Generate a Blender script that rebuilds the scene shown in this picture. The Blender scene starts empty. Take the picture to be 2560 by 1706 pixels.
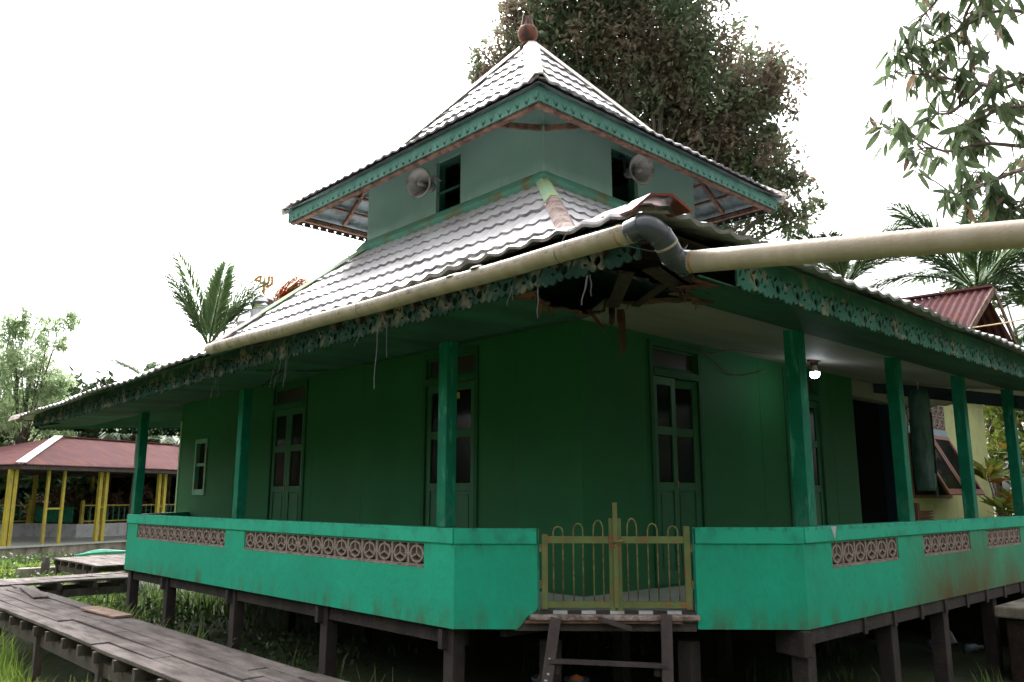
import bpy, bmesh, math, random
import numpy as np
from mathutils import Vector, Matrix
R = math.radians
rnd = random.Random(7)
scene = bpy.context.scene
COL = scene.collection

# ------------------------------------------------------------------ camera
# world frame: origin at the photographer's eye, +Y and +X run along the two faces of the building, ground at GZ
GZ = -1.9
cam_d = bpy.data.cameras.new('camera'); cam = bpy.data.objects.new('camera', cam_d); COL.objects.link(cam)
cam_d.sensor_width = 36; cam_d.lens = 28.73; cam_d.clip_start = .05; cam_d.clip_end = 600
PITCH = math.atan(358/1878); AZ = R(46.7)
cam.rotation_euler = (math.pi/2+PITCH, 0, AZ-math.pi/2)
scene.camera = cam

# ------------------------------------------------------------------ world, sun, exposure
SUN_EL, SUN_AZ = R(52), R(62)            # azimuth counted from +X towards +Y
w = bpy.data.worlds.new('World'); scene.world = w; w.use_nodes = True
nt = w.node_tree; nt.nodes.clear()
sky = nt.nodes.new('ShaderNodeTexSky'); sky.sky_type = 'NISHITA'; sky.sun_disc = False
sky.sun_elevation = SUN_EL; sky.sun_rotation = math.pi/2-SUN_AZ; sky.dust_density = 8; sky.air_density = 1.0; sky.ozone_density = .5
hs = nt.nodes.new('ShaderNodeHueSaturation'); hs.inputs['Saturation'].default_value = .12
bg = nt.nodes.new('ShaderNodeBackground'); bg.inputs['Strength'].default_value = .15
out = nt.nodes.new('ShaderNodeOutputWorld')
nt.links.new(sky.outputs[0], hs.inputs['Color']); nt.links.new(hs.outputs[0], bg.inputs['Color']); nt.links.new(bg.outputs[0], out.inputs[0])
sd = bpy.data.lights.new('sun', 'SUN'); sun = bpy.data.objects.new('sun', sd); COL.objects.link(sun)
sd.energy = .6; sd.angle = R(25); sd.color = (1, .97, .93)
sv = Vector((math.cos(SUN_EL)*math.cos(SUN_AZ), math.cos(SUN_EL)*math.sin(SUN_AZ), math.sin(SUN_EL)))
sun.rotation_euler = sv.to_track_quat('Z', 'Y').to_euler()
scene.view_settings.view_transform = 'Standard'; scene.view_settings.look = 'None'
scene.view_settings.gamma = 1; scene.view_settings.use_curve_mapping = False
scene.view_settings.exposure = 2.05
scene.cycles.max_bounces = 8; scene.cycles.transparent_max_bounces = 8

# ------------------------------------------------------------------ materials
def srgb(r, g, b):
    f = lambda c: (c/255/12.92) if c <= 10 else (((c/255)+.055)/1.055)**2.4
    return (f(r), f(g), f(b))
def mat(name, col, rough=.6, var=.18, scale=2.5, col2=None, amt=.5, scale2=1.2, stretch=(1, 1, 1), sharp=.15, bump=.15, bscale=40, metal=0, spec=.5, island=0, trans=0):
    m = bpy.data.materials.new(name); m.use_nodes = True
    n = m.node_tree.nodes; l = m.node_tree.links; b = n['Principled BSDF']
    tc = n.new('ShaderNodeTexCoord'); mp = n.new('ShaderNodeMapping'); l.new(tc.outputs['Object'], mp.inputs[0])
    n1 = n.new('ShaderNodeTexNoise'); n1.inputs['Scale'].default_value = scale; n1.inputs['Detail'].default_value = 6; l.new(mp.outputs[0], n1.inputs[0])
    mr = n.new('ShaderNodeMapRange'); mr.inputs[1].default_value = .3; mr.inputs[2].default_value = .7; mr.inputs[3].default_value = 1-var; mr.inputs[4].default_value = 1+var
    l.new(n1.outputs[0], mr.inputs[0])
    hv = n.new('ShaderNodeHueSaturation'); hv.inputs['Color'].default_value = (*col, 1); l.new(mr.outputs[0], hv.inputs['Value'])
    last = hv.outputs[0]
    if col2 is not None:
        mp2 = n.new('ShaderNodeMapping'); mp2.inputs['Scale'].default_value = stretch; l.new(tc.outputs['Object'], mp2.inputs[0])
        n2 = n.new('ShaderNodeTexNoise'); n2.inputs['Scale'].default_value = scale2; n2.inputs['Detail'].default_value = 8; n2.inputs['Roughness'].default_value = .62; l.new(mp2.outputs[0], n2.inputs[0])
        r2 = n.new('ShaderNodeMapRange'); c = 1-amt; c = .32+.36*c
        r2.inputs[1].default_value = c-sharp/2; r2.inputs[2].default_value = c+sharp/2; l.new(n2.outputs[0], r2.inputs[0])
        mx = n.new('ShaderNodeMix'); mx.data_type = 'RGBA'; l.new(r2.outputs[0], mx.inputs[0]); l.new(last, mx.inputs[6]); mx.inputs[7].default_value = (*col2, 1); last = mx.outputs[2]
    if island:
        g = n.new('ShaderNodeNewGeometry'); mr3 = n.new('ShaderNodeMapRange'); mr3.inputs[3].default_value = 1-island; mr3.inputs[4].default_value = 1+island
        l.new(g.outputs['Random Per Island'], mr3.inputs[0]); h2 = n.new('ShaderNodeHueSaturation'); l.new(last, h2.inputs['Color']); l.new(mr3.outputs[0], h2.inputs['Value']); last = h2.outputs[0]
    l.new(last, b.inputs['Base Color'])
    b.inputs['Roughness'].default_value = rough; b.inputs['Metallic'].default_value = metal; b.inputs['Specular IOR Level'].default_value = spec
    if bump:
        n3 = n.new('ShaderNodeTexNoise'); n3.inputs['Scale'].default_value = bscale; n3.inputs['Detail'].default_value = 4; l.new(mp.outputs[0], n3.inputs[0])
        bp = n.new('ShaderNodeBump'); bp.inputs['Strength'].default_value = bump; bp.inputs['Distance'].default_value = .02; l.new(n3.outputs[0], bp.inputs['Height']); l.new(bp.outputs[0], b.inputs['Normal'])
    if trans:
        tr = n.new('ShaderNodeBsdfTranslucent'); l.new(last, tr.inputs[0]); ms_ = n.new('ShaderNodeMixShader'); ms_.inputs[0].default_value = trans
        l.new(b.outputs[0], ms_.inputs[1]); l.new(tr.outputs[0], ms_.inputs[2]); l.new(ms_.outputs[0], n['Material Output'].inputs[0])
    return m

M = {}
M['mint'] = mat('parapet paint', (.020, .48, .295), .6, .08, 1.5, (.022, .36, .22), .35, 1.1, (1, 1, .6), .4, .45, 7, 0, .18)
M['mintrust'] = None
M['cap'] = mat('parapet cap paint', (.030, .47, .30), .6, .08, 2, (.03, .30, .2), .25, 5, (1, 1, 1), .2, .15, 50, 0, .2)
def grime(m, zlo, zhi, col, amt=.5, scale=7, stretch=(1, 1, .25)):
    # splash dirt / mildew: noise with a height window, z in object space
    n = m.node_tree.nodes; l = m.node_tree.links; b = n['Principled BSDF']; src = b.inputs['Base Color'].links[0].from_socket
    tc = n.new('ShaderNodeTexCoord'); sp = n.new('ShaderNodeSeparateXYZ'); l.new(tc.outputs['Object'], sp.inputs[0]); mp = n.new('ShaderNodeMapping'); mp.inputs['Scale'].default_value = stretch; l.new(tc.outputs['Object'], mp.inputs[0])
    ns = n.new('ShaderNodeTexNoise'); ns.inputs['Scale'].default_value = scale; ns.inputs['Detail'].default_value = 8; ns.inputs['Roughness'].default_value = .65; l.new(mp.outputs[0], ns.inputs[0])
    a = n.new('ShaderNodeMapRange'); a.inputs[1].default_value = zlo; a.inputs[2].default_value = zhi; a.inputs[3].default_value = 0; a.inputs[4].default_value = 1; l.new(sp.outputs[2], a.inputs[0])
    c = n.new('ShaderNodeMapRange'); c.inputs[1].default_value = .45; c.inputs[2].default_value = .72; c.inputs[3].default_value = 0; c.inputs[4].default_value = amt*2; l.new(ns.outputs[0], c.inputs[0])
    k = n.new('ShaderNodeMath'); k.operation = 'MULTIPLY'; k.use_clamp = True; l.new(a.outputs[0], k.inputs[0]); l.new(c.outputs[0], k.inputs[1])
    mx = n.new('ShaderNodeMix'); mx.data_type = 'RGBA'; l.new(k.outputs[0], mx.inputs[0]); l.new(src, mx.inputs[6]); mx.inputs[7].default_value = (*col, 1); l.new(mx.outputs[2], b.inputs['Base Color'])
M['wall'] = mat('green wall paint', (.022, .132, .048), .65, .1, 1.2, (.027, .125, .045), .3, .9, (1, 1, .5), .3, .1, 40, 0, .2)
M['door'] = mat('door paint', (.017, .115, .044), .5, .1, 4, bump=.05)
M['doortrim'] = mat('door frame paint', (.020, .100, .040), .6, .12, 4, bump=.05, spec=.2)
M['post'] = mat('post paint', (.008, .17, .10), .5, .18, 5, (.05, .30, .2), .2, 14, (1, 1, .2), .1, .2, 30, spec=.12)
M['tower'] = mat('tower paint', (.25, .42, .365), .6, .08, 1.2, (.30, .46, .40), .35, 1.5, (1, 1, .6), .4, .08, 40)  # pale base colour also carries the hazy veil over the tower
M['towertrim'] = mat('tower flashing paint', (.12, .33, .24), .5, .15, 4, (.22, .17, .06), .3, 3, (1, 1, 1), .15, .1, 40)
M['fascia'] = mat('fascia paint', (.060, .165, .13), .55, .18, 4, (.10, .23, .18), .35, 5, (1, 1, 1), .3, .2, 40, spec=.12)
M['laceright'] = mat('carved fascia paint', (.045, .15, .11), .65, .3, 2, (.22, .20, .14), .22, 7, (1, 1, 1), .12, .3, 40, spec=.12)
M['lace'] = mat('mildewed gutter-shaded fascia paint', (.015, .046, .034), .75, .5, 1.2, (.14, .135, .095), .30, 6, (1, 1, 1), .12, .3, 40, spec=.12)  # mildew tone, lowered further to hold the shade of the gutter
M['soffit'] = mat('mildewed soffit paint', (.040, .135, .088), .7, .2, 1.6, (.028, .05, .036), .38, 1.1, (.35, 2.2, 1), .35, .15, 30, spec=.12)
M['ceil'] = mat('pale ceiling board', (.28, .27, .23), .7, .1, 1.5, (.21, .20, .17), .4, 1.2, (.4, 2, 1), .3, .1, 30)
M['tile'] = mat('pale metal roof tile', (.56, .55, .565), .45, .10, 2, (.44, .405, .41), .3, 2.2, (1, 1, 1), .3, .08, 60, .25, .5)
M['tile_edge'] = mat('dark tile edge', (.32, .30, .30), .7, .35, 9, (.10, .09, .09), .40, 6, (1, 1, 1), .25, .3, 60)  # darker mottled tone for the riser faces of the tile rows
M['ridge'] = mat('weathered ridge cap', (.55, .50, .45), .5, .15, 3, (.25, .15, .12), .35, 5, (1, 1, 1), .15, .15, 40)
M['ridgewhite'] = mat('white ridge cap', (.72, .69, .64), .45, .08, 3, (.5, .42, .36), .3, 4, (1, 1, 1), .3, .1, 40)
M['ridgegreen'] = mat('green ridge cap', (.28, .46, .31), .5, .15, 4, (.42, .45, .16), .35, 5, (1, 1, 1), .2, .1, 40)
M['ridgerust'] = mat('rusty ridge cap', (.30, .22, .20), .7, .25, 8, (.13, .06, .04), .4, 9, (1, 1, 1), .15, .4, 40)
M['redcap'] = mat('red painted cap', (.24, .045, .03), .55, .2, 6, (.12, .03, .025), .4, 8, bump=.2)
M['underlay'] = mat('blue grey underlay sheet', (.20, .25, .27), .6, .2, 3, (.10, .12, .13), .4, 5, bump=.05)
M['rafter'] = mat('bare brown timber', (.21, .115, .078), .75, .3, 5, (.075, .035, .025), .45, 7, (1, 1, 1), .2, .4, 30)
M['rot'] = mat('rotten dark timber', (.045, .022, .014), .85, .4, 6, (.016, .010, .008), .5, 9, (1, 1, 1), .2, .6, 30)
M['splint'] = mat('torn red brown plywood', (.16, .055, .032), .8, .3, 6, (.05, .025, .018), .4, 9, (1, 1, .3), .15, .4, 30)
M['greywood'] = mat('weathered grey timber', (.095, .073, .068), .8, .3, 4, (.06, .044, .04), .45, 5, (1, 1, .25), .25, .5, 30)
M['stilt'] = mat('dark stilt timber', (.05, .038, .034), .85, .3, 4, (.03, .022, .02), .45, 5, (1, 1, .25), .25, .5, 30)  # darker copy of the weathered grey timber
M['board'] = mat('wet boardwalk timber', (.195, .168, .160), .75, .25, 2.2, (.085, .068, .062), .42, 3, (2.5, .5, 1), .25, .6, 35, 0, .06, .22)
M['palewood'] = mat('pale loose board', (.33, .22, .16), .8, .2, 6, (.2, .12, .09), .4, 8, bump=.4)
M['block'] = mat('bare cement block', (.37, .29, .255), .9, .2, 9, (.2, .14, .11), .35, 14, (1, 1, 1), .2, .4, 70)
M['conc'] = mat('stained concrete', (.36, .31, .26), .9, .25, 3, (.10, .075, .055), .45, 3, (1, 1, .4), .25, .4, 40)
M['roughconc'] = mat('rough pink concrete', (.42, .33, .30), .95, .3, 14, (.22, .13, .11), .35, 16, bump=.8, bscale=60)
M['floor'] = mat('verandah floor tile', (.42, .43, .40), .4, .1, 3, bump=.03)
M['pvc'] = mat('weathered cream pipe', (.43, .355, .27), .5, .12, 5, (.30, .225, .15), .30, 2.2, (1.2, 5, 1.2), .5, .12, 60)
grime(M['pvc'], 0, .001, (.07, .06, .04), .42, 11, (1, 1.6, 1))
M['rustband'] = mat('rusty band', (.34, .17, .08), .8, .3, 20)
M['greypvc'] = mat('grey plastic elbow', (.042, .048, .058), .32, .12, 5, (.2, .2, .2), .2, 9, bump=.05)
M['horn'] = mat('grey white horn metal', (.40, .39, .38), .5, .1, 5, (.2, .15, .11), .28, 7, (1, 1, 1), .2, .08, 50)
M['opening'] = mat('dark green jamb', (.02, .10, .07), .6, .2, 5)
M['black'] = mat('black strap', (.03, .03, .034), .6, .3, 20)
M['greystrap'] = mat('frayed grey strap', (.075, .075, .085), .6, .3, 20)
M['glass'] = mat('dark window pane', (.008, .008, .009), .10, 0, bump=0, spec=.35)
M['brownpane'] = mat('dark transom panel', (.045, .030, .030), .35, .15, 2, bump=.03)
M['dark'] = mat('dark interior', (.02, .018, .016), .9)
M['olive'] = mat('olive gate paint', (.17, .21, .07), .55, .2, 7, (.30, .13, .045), .25, 11, (1, 1, 1), .15, .15, 50)
M['rust'] = mat('rusty iron bar', (.27, .25, .10), .7, .4, 14, (.17, .07, .04), .35, 20)
M['yellow'] = mat('yellow paint', (.42, .33, .035), .55, .15, 3, (.3, .22, .05), .25, 4, bump=.05)
M['redroof'] = mat('red corrugated sheet', (.125, .052, .058), .75, .2, 1.5, (.21, .075, .04), .24, 2.5, (3, .5, .5), .2, .05, 40, 0, .15)
M['white'] = mat('white wash', (.55, .55, .57), .7, .1, 3, (.4, .38, .36), .3, 4, bump=.05)
M['lime'] = mat('yellow green plaster', (.52, .54, .25), .7, .08, 1.5, (.42, .42, .22), .3, 2.5, bump=.1)
M['brownframe'] = mat('brown window frame', (.24, .10, .075), .55, .15, 6, bump=.05)
M['blue'] = mat('pale blue lintel', (.28, .38, .45), .6, .1, 5)
M['navy'] = mat('dark blue door frame', (.018, .035, .055), .5, .15, 5)
M['drum'] = mat('weathered green log', (.04, .11, .085), .6, .3, 5, (.14, .20, .19), .32, 5, (2, 2, .4), .3, .3, 30)
M['gold'] = mat('gold paint', (.50, .24, .035), .4, .1, 8)
M['steel'] = mat('polished steel dome', (.75, .75, .75), .12, .05, 3, bump=.02, metal=1)
M['terracotta'] = mat('terracotta', (.42, .13, .05), .6, .15, 8)
M['bluegrey'] = mat('blue grey plastic', (.06, .08, .11), .5, .2, 8)
M['plastic'] = mat('grimy plastic', (.22, .27, .34), .35, .3, 10)
M['rope'] = mat('yellowed rope', (.45, .36, .18), .8, .1, 20)
M['teal'] = mat('teal hose', (.03, .33, .22), .5, .15, 9)
M['bark'] = mat('bark', (.13, .10, .08), .9, .3, 6, (.05, .04, .035), .4, 7, (1, 1, .3), .25, .6, 25)
M['twig'] = mat('pale twig', (.17, .12, .10), .85, .3, 9)
M['soil'] = mat('damp ground', (.035, .038, .018), .95, .4, .8, (.05, .075, .02), .5, .5, (1, 1, 1), .3, .8, 12)
def leafm(name, c1, c2, amt, sc=.8, tr=.3, isl=.35, rough=.55, var=.2):
    return mat(name, c1, rough, var, 2, c2, amt, sc, (1, 1, 1), .12, 0, 40, 0, .35, isl, tr)
M['lf_big'] = leafm('big tree leaves', (.15, .20, .11), (.22, .175, .125), .36, .4, .55)  # leaf tones raised to carry the pale haze over the crown
M['lf_mango'] = leafm('mango leaves', (.12, .165, .08), (.085, .125, .06), .4, 1.5, .5)
M['lf_dead'] = leafm('dry mango leaves', (.30, .20, .13), (.2, .13, .1), .4, 2, .25)
M['lf_bamboo'] = leafm('bamboo leaves', (.42, .52, .30), (.26, .36, .18), .5, .6, .55)
M['lf_palm'] = leafm('palm leaflets', (.085, .15, .065), (.13, .19, .08), .4, .7, .3)
M['lf_red'] = leafm('orange red dead frond', (.42, .10, .03), (.45, .25, .05), .4, 3, .3)
M['lf_dark'] = leafm('dark forest leaves', (.045, .085, .025), (.03, .05, .018), .5, .5)
M['lf_mid'] = leafm('mid green leaves', (.085, .15, .035), (.05, .09, .028), .5, .8)
M['lf_brown'] = leafm('dead brown leaves', (.22, .14, .095), (.13, .085, .06), .5, 1.2, .2)
M['lf_big2'] = leafm('browning leaves', (.27, .20, .15), (.20, .15, .11), .5, 1.2, .5)  # second crown tone, lifted for the same haze
M['lf_croton'] = leafm('croton leaves', (.20, .27, .05), (.34, .28, .05), .34, 3, .35)
M['lf_orange'] = leafm('orange croton leaves', (.38, .14, .035), (.40, .26, .04), .4, 4, .3)
M['grass'] = leafm('grass blades', (.17, .27, .045), (.27, .33, .07), .45, .9, .4, .35)
M['darkgrass'] = leafm('shaded weeds', (.07, .12, .03), (.10, .15, .04), .45, .9, .35, .35)  # darker copy of the grass tones, shade under the floor put into the colour

# ------------------------------------------------------------------ mesh building
WLOC = {}
class MB:
    def __init__(s, tf=None): s.v = []; s.f = []; s.tf = tf
    def pt(s, p):
        s.v.append(tuple(s.tf(*p)) if s.tf else tuple(p)); return len(s.v)-1
    def poly(s, pts): s.f.append([s.pt(p) for p in pts]); return s
    def box(s, a, b, rot=None, piv=None):
        x0, y0, z0 = a; x1, y1, z1 = b
        P = [(x, y, z) for z in (z0, z1) for y in (y0, y1) for x in (x0, x1)]
        if rot is not None:
            c = Vector(piv if piv else ((x0+x1)/2, (y0+y1)/2, (z0+z1)/2)); P = [tuple(c+rot@(Vector(p)-c)) for p in P]
        i = [s.pt(p) for p in P]
        for q in ((0, 1, 3, 2), (4, 6, 7, 5), (0, 4, 5, 1), (2, 3, 7, 6), (0, 2, 6, 4), (1, 5, 7, 3)): s.f.append([i[k] for k in q])
        return s
    def bar(s, p, q, wdt, hgt, up=(0, 0, 1), t0=1, t1=1):      # rectangular timber from p to q
        p = Vector(p); q = Vector(q); d = (q-p).normalized(); u = Vector(up)
        if abs(d.dot(u)) > .98: u = Vector((1, 0, 0))
        sx = d.cross(u).normalized(); uu = sx.cross(d)
        i = []
        for c, t in ((p, t0), (q, t1)):
            for a, b in ((-1, -1), (1, -1), (1, 1), (-1, 1)): i.append(s.pt(c+sx*(a*wdt/2*t)+uu*(b*hgt/2*t)))
        for k in range(4): s.f.append([i[k], i[(k+1) % 4], i[4+(k+1) % 4], i[4+k]])
        s.f.append([i[3], i[2], i[1], i[0]]); s.f.append([i[4], i[5], i[6], i[7]])
        return s
    def prism(s, poly, z0, z1):                               # (a,b) outline swept along third axis
        n = len(poly); lo = [s.pt((a, b, z0)) for a, b in poly]; hi = [s.pt((a, b, z1)) for a, b in poly]
        s.f.append(lo[::-1]); s.f.append(hi)
        for k in range(n): s.f.append([lo[k], lo[(k+1) % n], hi[(k+1) % n], hi[k]])
        return s
    def tube(s, pts, rad, seg=8, cap=True, arc=None):
        pts = [Vector(p) for p in pts]; n = len(pts)
        if not hasattr(rad, '__len__'): rad = [rad]*n
        d0 = (pts[1]-pts[0]).normalized(); ref = Vector((0, 0, 1)) if abs(d0.z) < .95 else Vector((1, 0, 0)); rings = []
        for k, p in enumerate(pts):
            d = (pts[min(k+1, n-1)]-pts[max(k-1, 0)]).normalized()
            a = d.cross(ref).normalized(); ref = a.cross(d).normalized(); r = rad[k]
            if arc: angs = [arc[0]+(arc[1]-arc[0])*j/seg for j in range(seg+1)]
            else: angs = [2*math.pi*j/seg for j in range(seg)]
            rings.append([s.pt(p+a*(math.cos(t)*r)+ref*(math.sin(t)*r)) for t in angs])
        m = len(rings[0])
        for k in range(n-1):
            for j in range(m if not arc else m-1): s.f.append([rings[k][j], rings[k][(j+1) % m], rings[k+1][(j+1) % m], rings[k+1][j]])
        if cap and not arc: s.f.append(rings[0][::-1]); s.f.append(rings[-1])
        return s
    def lathe(s, prof, c=(0, 0, 0), axis=(0, 0, 1), seg=20):
        ax = Vector(axis).normalized(); q = Vector((0, 0, 1)).rotation_difference(ax); c = Vector(c); rings = []
        for r, h in prof: rings.append([s.pt(c+q@Vector((r*math.cos(2*math.pi*j/seg), r*math.sin(2*math.pi*j/seg), h))) for j in range(seg)])
        for k in range(len(rings)-1):
            for j in range(seg): s.f.append([rings[k][j], rings[k][(j+1) % seg], rings[k+1][(j+1) % seg], rings[k+1][j]])
        return s
    def march(s, x0, x1, y0, y1, nx, ny, f, mp):              # sheet where f(x,y) > 0, cut smoothly, mapped by mp(x,y)
        xs = [x0+(x1-x0)*i/nx for i in range(nx+1)]; ys = [y0+(y1-y0)*j/ny for j in range(ny+1)]
        F = [[f(x, y) for y in ys] for x in xs]; cache = {}
        def vid(x, y):
            k = (round(x, 6), round(y, 6))
            if k not in cache: cache[k] = s.pt(mp(x, y))
            return cache[k]
        for i in range(nx):
            for j in range(ny):
                cs = [(xs[i], ys[j], F[i][j]), (xs[i+1], ys[j], F[i+1][j]), (xs[i+1], ys[j+1], F[i+1][j+1]), (xs[i], ys[j+1], F[i][j+1])]
                if all(c[2] <= 0 for c in cs): continue
                P = []
                for k in range(4):
                    a, b = cs[k], cs[(k+1) % 4]
                    if a[2] > 0: P.append(vid(a[0], a[1]))
                    if (a[2] > 0) != (b[2] > 0):
                        t = a[2]/(a[2]-b[2]); P.append(vid(a[0]+(b[0]-a[0])*t, a[1]+(b[1]-a[1])*t))
                P = [p for k, p in enumerate(P) if p != P[k-1]]
                if len(P) >= 3: s.f.append(P)
        return s
    def build(s, name, m, parent=None, smooth=False, solid=0, bevel=0, recalc=True, world=True):
        me = bpy.data.meshes.new(name); L = Vector((0, 0, 0))
        if parent is not None and world: L = Vector(WLOC.get(parent.name, (0, 0, 0)))
        V = [(a-L.x, b-L.y, c-L.z) for a, b, c in s.v] if L.length else s.v
        me.from_pydata(V, [], s.f)
        if recalc:
            bm = bmesh.new(); bm.from_mesh(me); bmesh.ops.recalc_face_normals(bm, faces=bm.faces); bm.to_mesh(me); bm.free()
        o = bpy.data.objects.new(name, me); COL.objects.link(o)
        for q in (m if isinstance(m, (list, tuple)) else [m]): me.materials.append(M[q] if isinstance(q, str) else q)
        if smooth: me.polygons.foreach_set('use_smooth', [True]*len(me.polygons))
        if solid:
            md = o.modifiers.new('solid', 'SOLIDIFY'); md.thickness = solid; md.offset = 0
        if bevel:
            md = o.modifiers.new('bevel', 'BEVEL'); md.width = bevel; md.segments = 2; md.limit_method = 'ANGLE'
        if parent is not None: o.parent = parent
        WLOC[o.name] = tuple(L)
        return o
def tag(o, label=None, cat=None, group=None, kind=None):
    if label: o['label'] = label
    if cat: o['category'] = cat
    if group: o['group'] = group
    if kind: o['kind'] = kind
    return o
def thing(name, loc, label, cat, group=None, rz=0):
    o = bpy.data.objects.new(name, None); COL.objects.link(o); o.location = loc; o.rotation_euler.z = rz; o.empty_display_size = .2
    WLOC[o.name] = tuple(loc) if not rz else (0, 0, 0)
    return tag(o, label, cat, group)
def npmesh(name, V, F, m, parent=None, mi=None):
    """V (n,3) array, F (k,4) array; vertices are local to the parent"""
    me = bpy.data.meshes.new(name); n, k = len(V), len(F)
    me.vertices.add(n); me.vertices.foreach_set('co', np.asarray(V, np.float32).ravel())
    me.loops.add(k*4); me.loops.foreach_set('vertex_index', np.asarray(F, np.int32).ravel())
    me.polygons.add(k); me.polygons.foreach_set('loop_start', np.arange(0, k*4, 4, dtype=np.int32)); me.polygons.foreach_set('loop_total', np.full(k, 4, np.int32))
    for q in (m if isinstance(m, (list, tuple)) else [m]): me.materials.append(M[q])
    if mi is not None: me.polygons.foreach_set('material_index', np.asarray(mi, np.int32))
    me.update(calc_edges=True); me.validate()
    o = bpy.data.objects.new(name, me); COL.objects.link(o)
    if parent is not None: o.parent = parent
    return o

# ------------------------------------------------------------------ vegetation builders
def leaves(rs, C, size, aspect=.4, dirs=None, droop=0., jitter=1.):
    """rhombic leaves at centres C; returns V, F"""
    n = len(C); d = rs.normal(size=(n, 3)) if dirs is None else dirs+rs.normal(size=(n, 3))*jitter
    d[:, 2] -= droop; d /= np.linalg.norm(d, axis=1)[:, None]
    r = rs.normal(size=(n, 3)); s = np.cross(d, r); s /= np.linalg.norm(s, axis=1)[:, None]
    L = size*rs.uniform(.6, 1.3, n)[:, None]
    nn = np.cross(s, d)
    V = np.stack([C, C+d*L*.45+s*L*aspect/2+nn*L*.06, C+d*L, C+d*L*.45-s*L*aspect/2+nn*L*.06], 1).reshape(-1, 3)
    return V, np.arange(n*4).reshape(-1, 4)
def clump_points(rs, c, r, n, squash=.8, hollow=.35):
    sub = max(6, int(n/45)); a = rs.normal(size=(sub, 3)); a /= np.linalg.norm(a, axis=1)[:, None]
    sc = np.array(c)+a*(r*rs.uniform(hollow, .95, sub)[:, None])*np.array([1, 1, squash])
    k = rs.integers(0, sub, n); p = rs.normal(size=(n, 3)); p /= np.linalg.norm(p, axis=1)[:, None]
    return sc[k]+p*(r*.26*rs.uniform(.1, 1, n)**.5)[:, None]*(rs.uniform(.6, 1.3, sub)[k])[:, None]
def tree(name, base, clumps, dens, lsize, lm, label, cat='tree', group=None, trunk_r=.2, seed=1, aspect=.4, droop=.2, lean=(0, 0), mats=None, limbs=True, squash=.8):
    rs = np.random.default_rng(seed); t = thing(name, base, label, cat, group); B = np.array(base)
    P = [];
    for c in clumps: P.append(clump_points(rs, np.array(c[:3])-B, c[3], max(30, int(dens*c[3]**2)), squash))
    P = np.concatenate(P); V, F = leaves(rs, P, lsize, aspect, droop=droop)
    mm = [lm] if mats is None else [lm]+mats
    mi = None
    if mats is not None:
        h = np.sin(P[:, 0]*1.7+1)+np.sin(P[:, 1]*1.9+2)+np.sin(P[:, 2]*2.3)+rs.normal(size=len(P))*.9
        mi = np.where(h > 1.15, 1, 0)
    npmesh('crown', V, F, mm, t, mi)
    top = np.mean([c[:3] for c in clumps], 0)-B
    mb = MB(); n = 7
    pts = [Vector(top)*(k/(n-1)) + Vector((rs.uniform(-.1, .1), rs.uniform(-.1, .1), 0))*(k > 0)*trunk_r*4 for k in range(n)]
    mb.tube(pts, [trunk_r*(1-.75*k/(n-1)) for k in range(n)], 8)
    if limbs:
        for c in clumps:
            q = Vector(np.array(c[:3])-B); st = pts[min(n-2, max(2, int(n*.55)))]; mid = (st+q)/2+Vector((0, 0, -.1*c[3]))
            mb.tube([st, mid, q], [trunk_r*.4, trunk_r*.25, trunk_r*.08], 5)
            for _ in range(3):
                e = q+Vector(rs.normal(size=3))*c[3]*.5; mb.tube([mid, (mid+e)/2+Vector((0, 0, .05)), e], [trunk_r*.18, trunk_r*.1, trunk_r*.03], 4)
    mb.build('trunk', 'bark', t, smooth=True, world=False, recalc=False)
    return t
def frond(rs, p0, dirv, length, droop, ll=.45, nl=34, twist=0.):
    nl = int(nl*1.8)
    """a feather leaf: rachis points and leaflet quads"""
    p = Vector(p0); d = Vector(dirv).normalized(); pts = [p.copy()]; n = 14
    for k in range(n):
        d = (d+Vector((0, 0, -droop/n))).normalized(); p = p+d*(length/n); pts.append(p.copy())
    V = []; side0 = d.cross(Vector((0, 0, 1)));
    if side0.length < .1: side0 = Vector((1, 0, 0))
    for i in range(nl):
        t = .12+.88*i/(nl-1); f = t*n; k = min(int(f), n-1); c = pts[k].lerp(pts[k+1], f-k); tan = (pts[k+1]-pts[k]).normalized()
        sd_ = tan.cross(Vector((0, 0, 1)));
        if sd_.length < .15: sd_ = side0
        sd_.normalize(); up = sd_.cross(tan)
        l = 1.45*ll*(math.sin(math.pi*(.12+.83*t))**.6)*rs.uniform(.85, 1.1)
        for sg in (-1, 1):
            v = (tan*.95+sd_*sg*.50+up*(.28-.5*rs.uniform())).normalized()
            wv = v.cross(up).normalized()*l*.030
            e = c+v*l; m_ = c+v*l*.45
            V += [c, m_+wv, e+Vector((0, 0, -l*.22)), m_-wv]
    return pts, V
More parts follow.
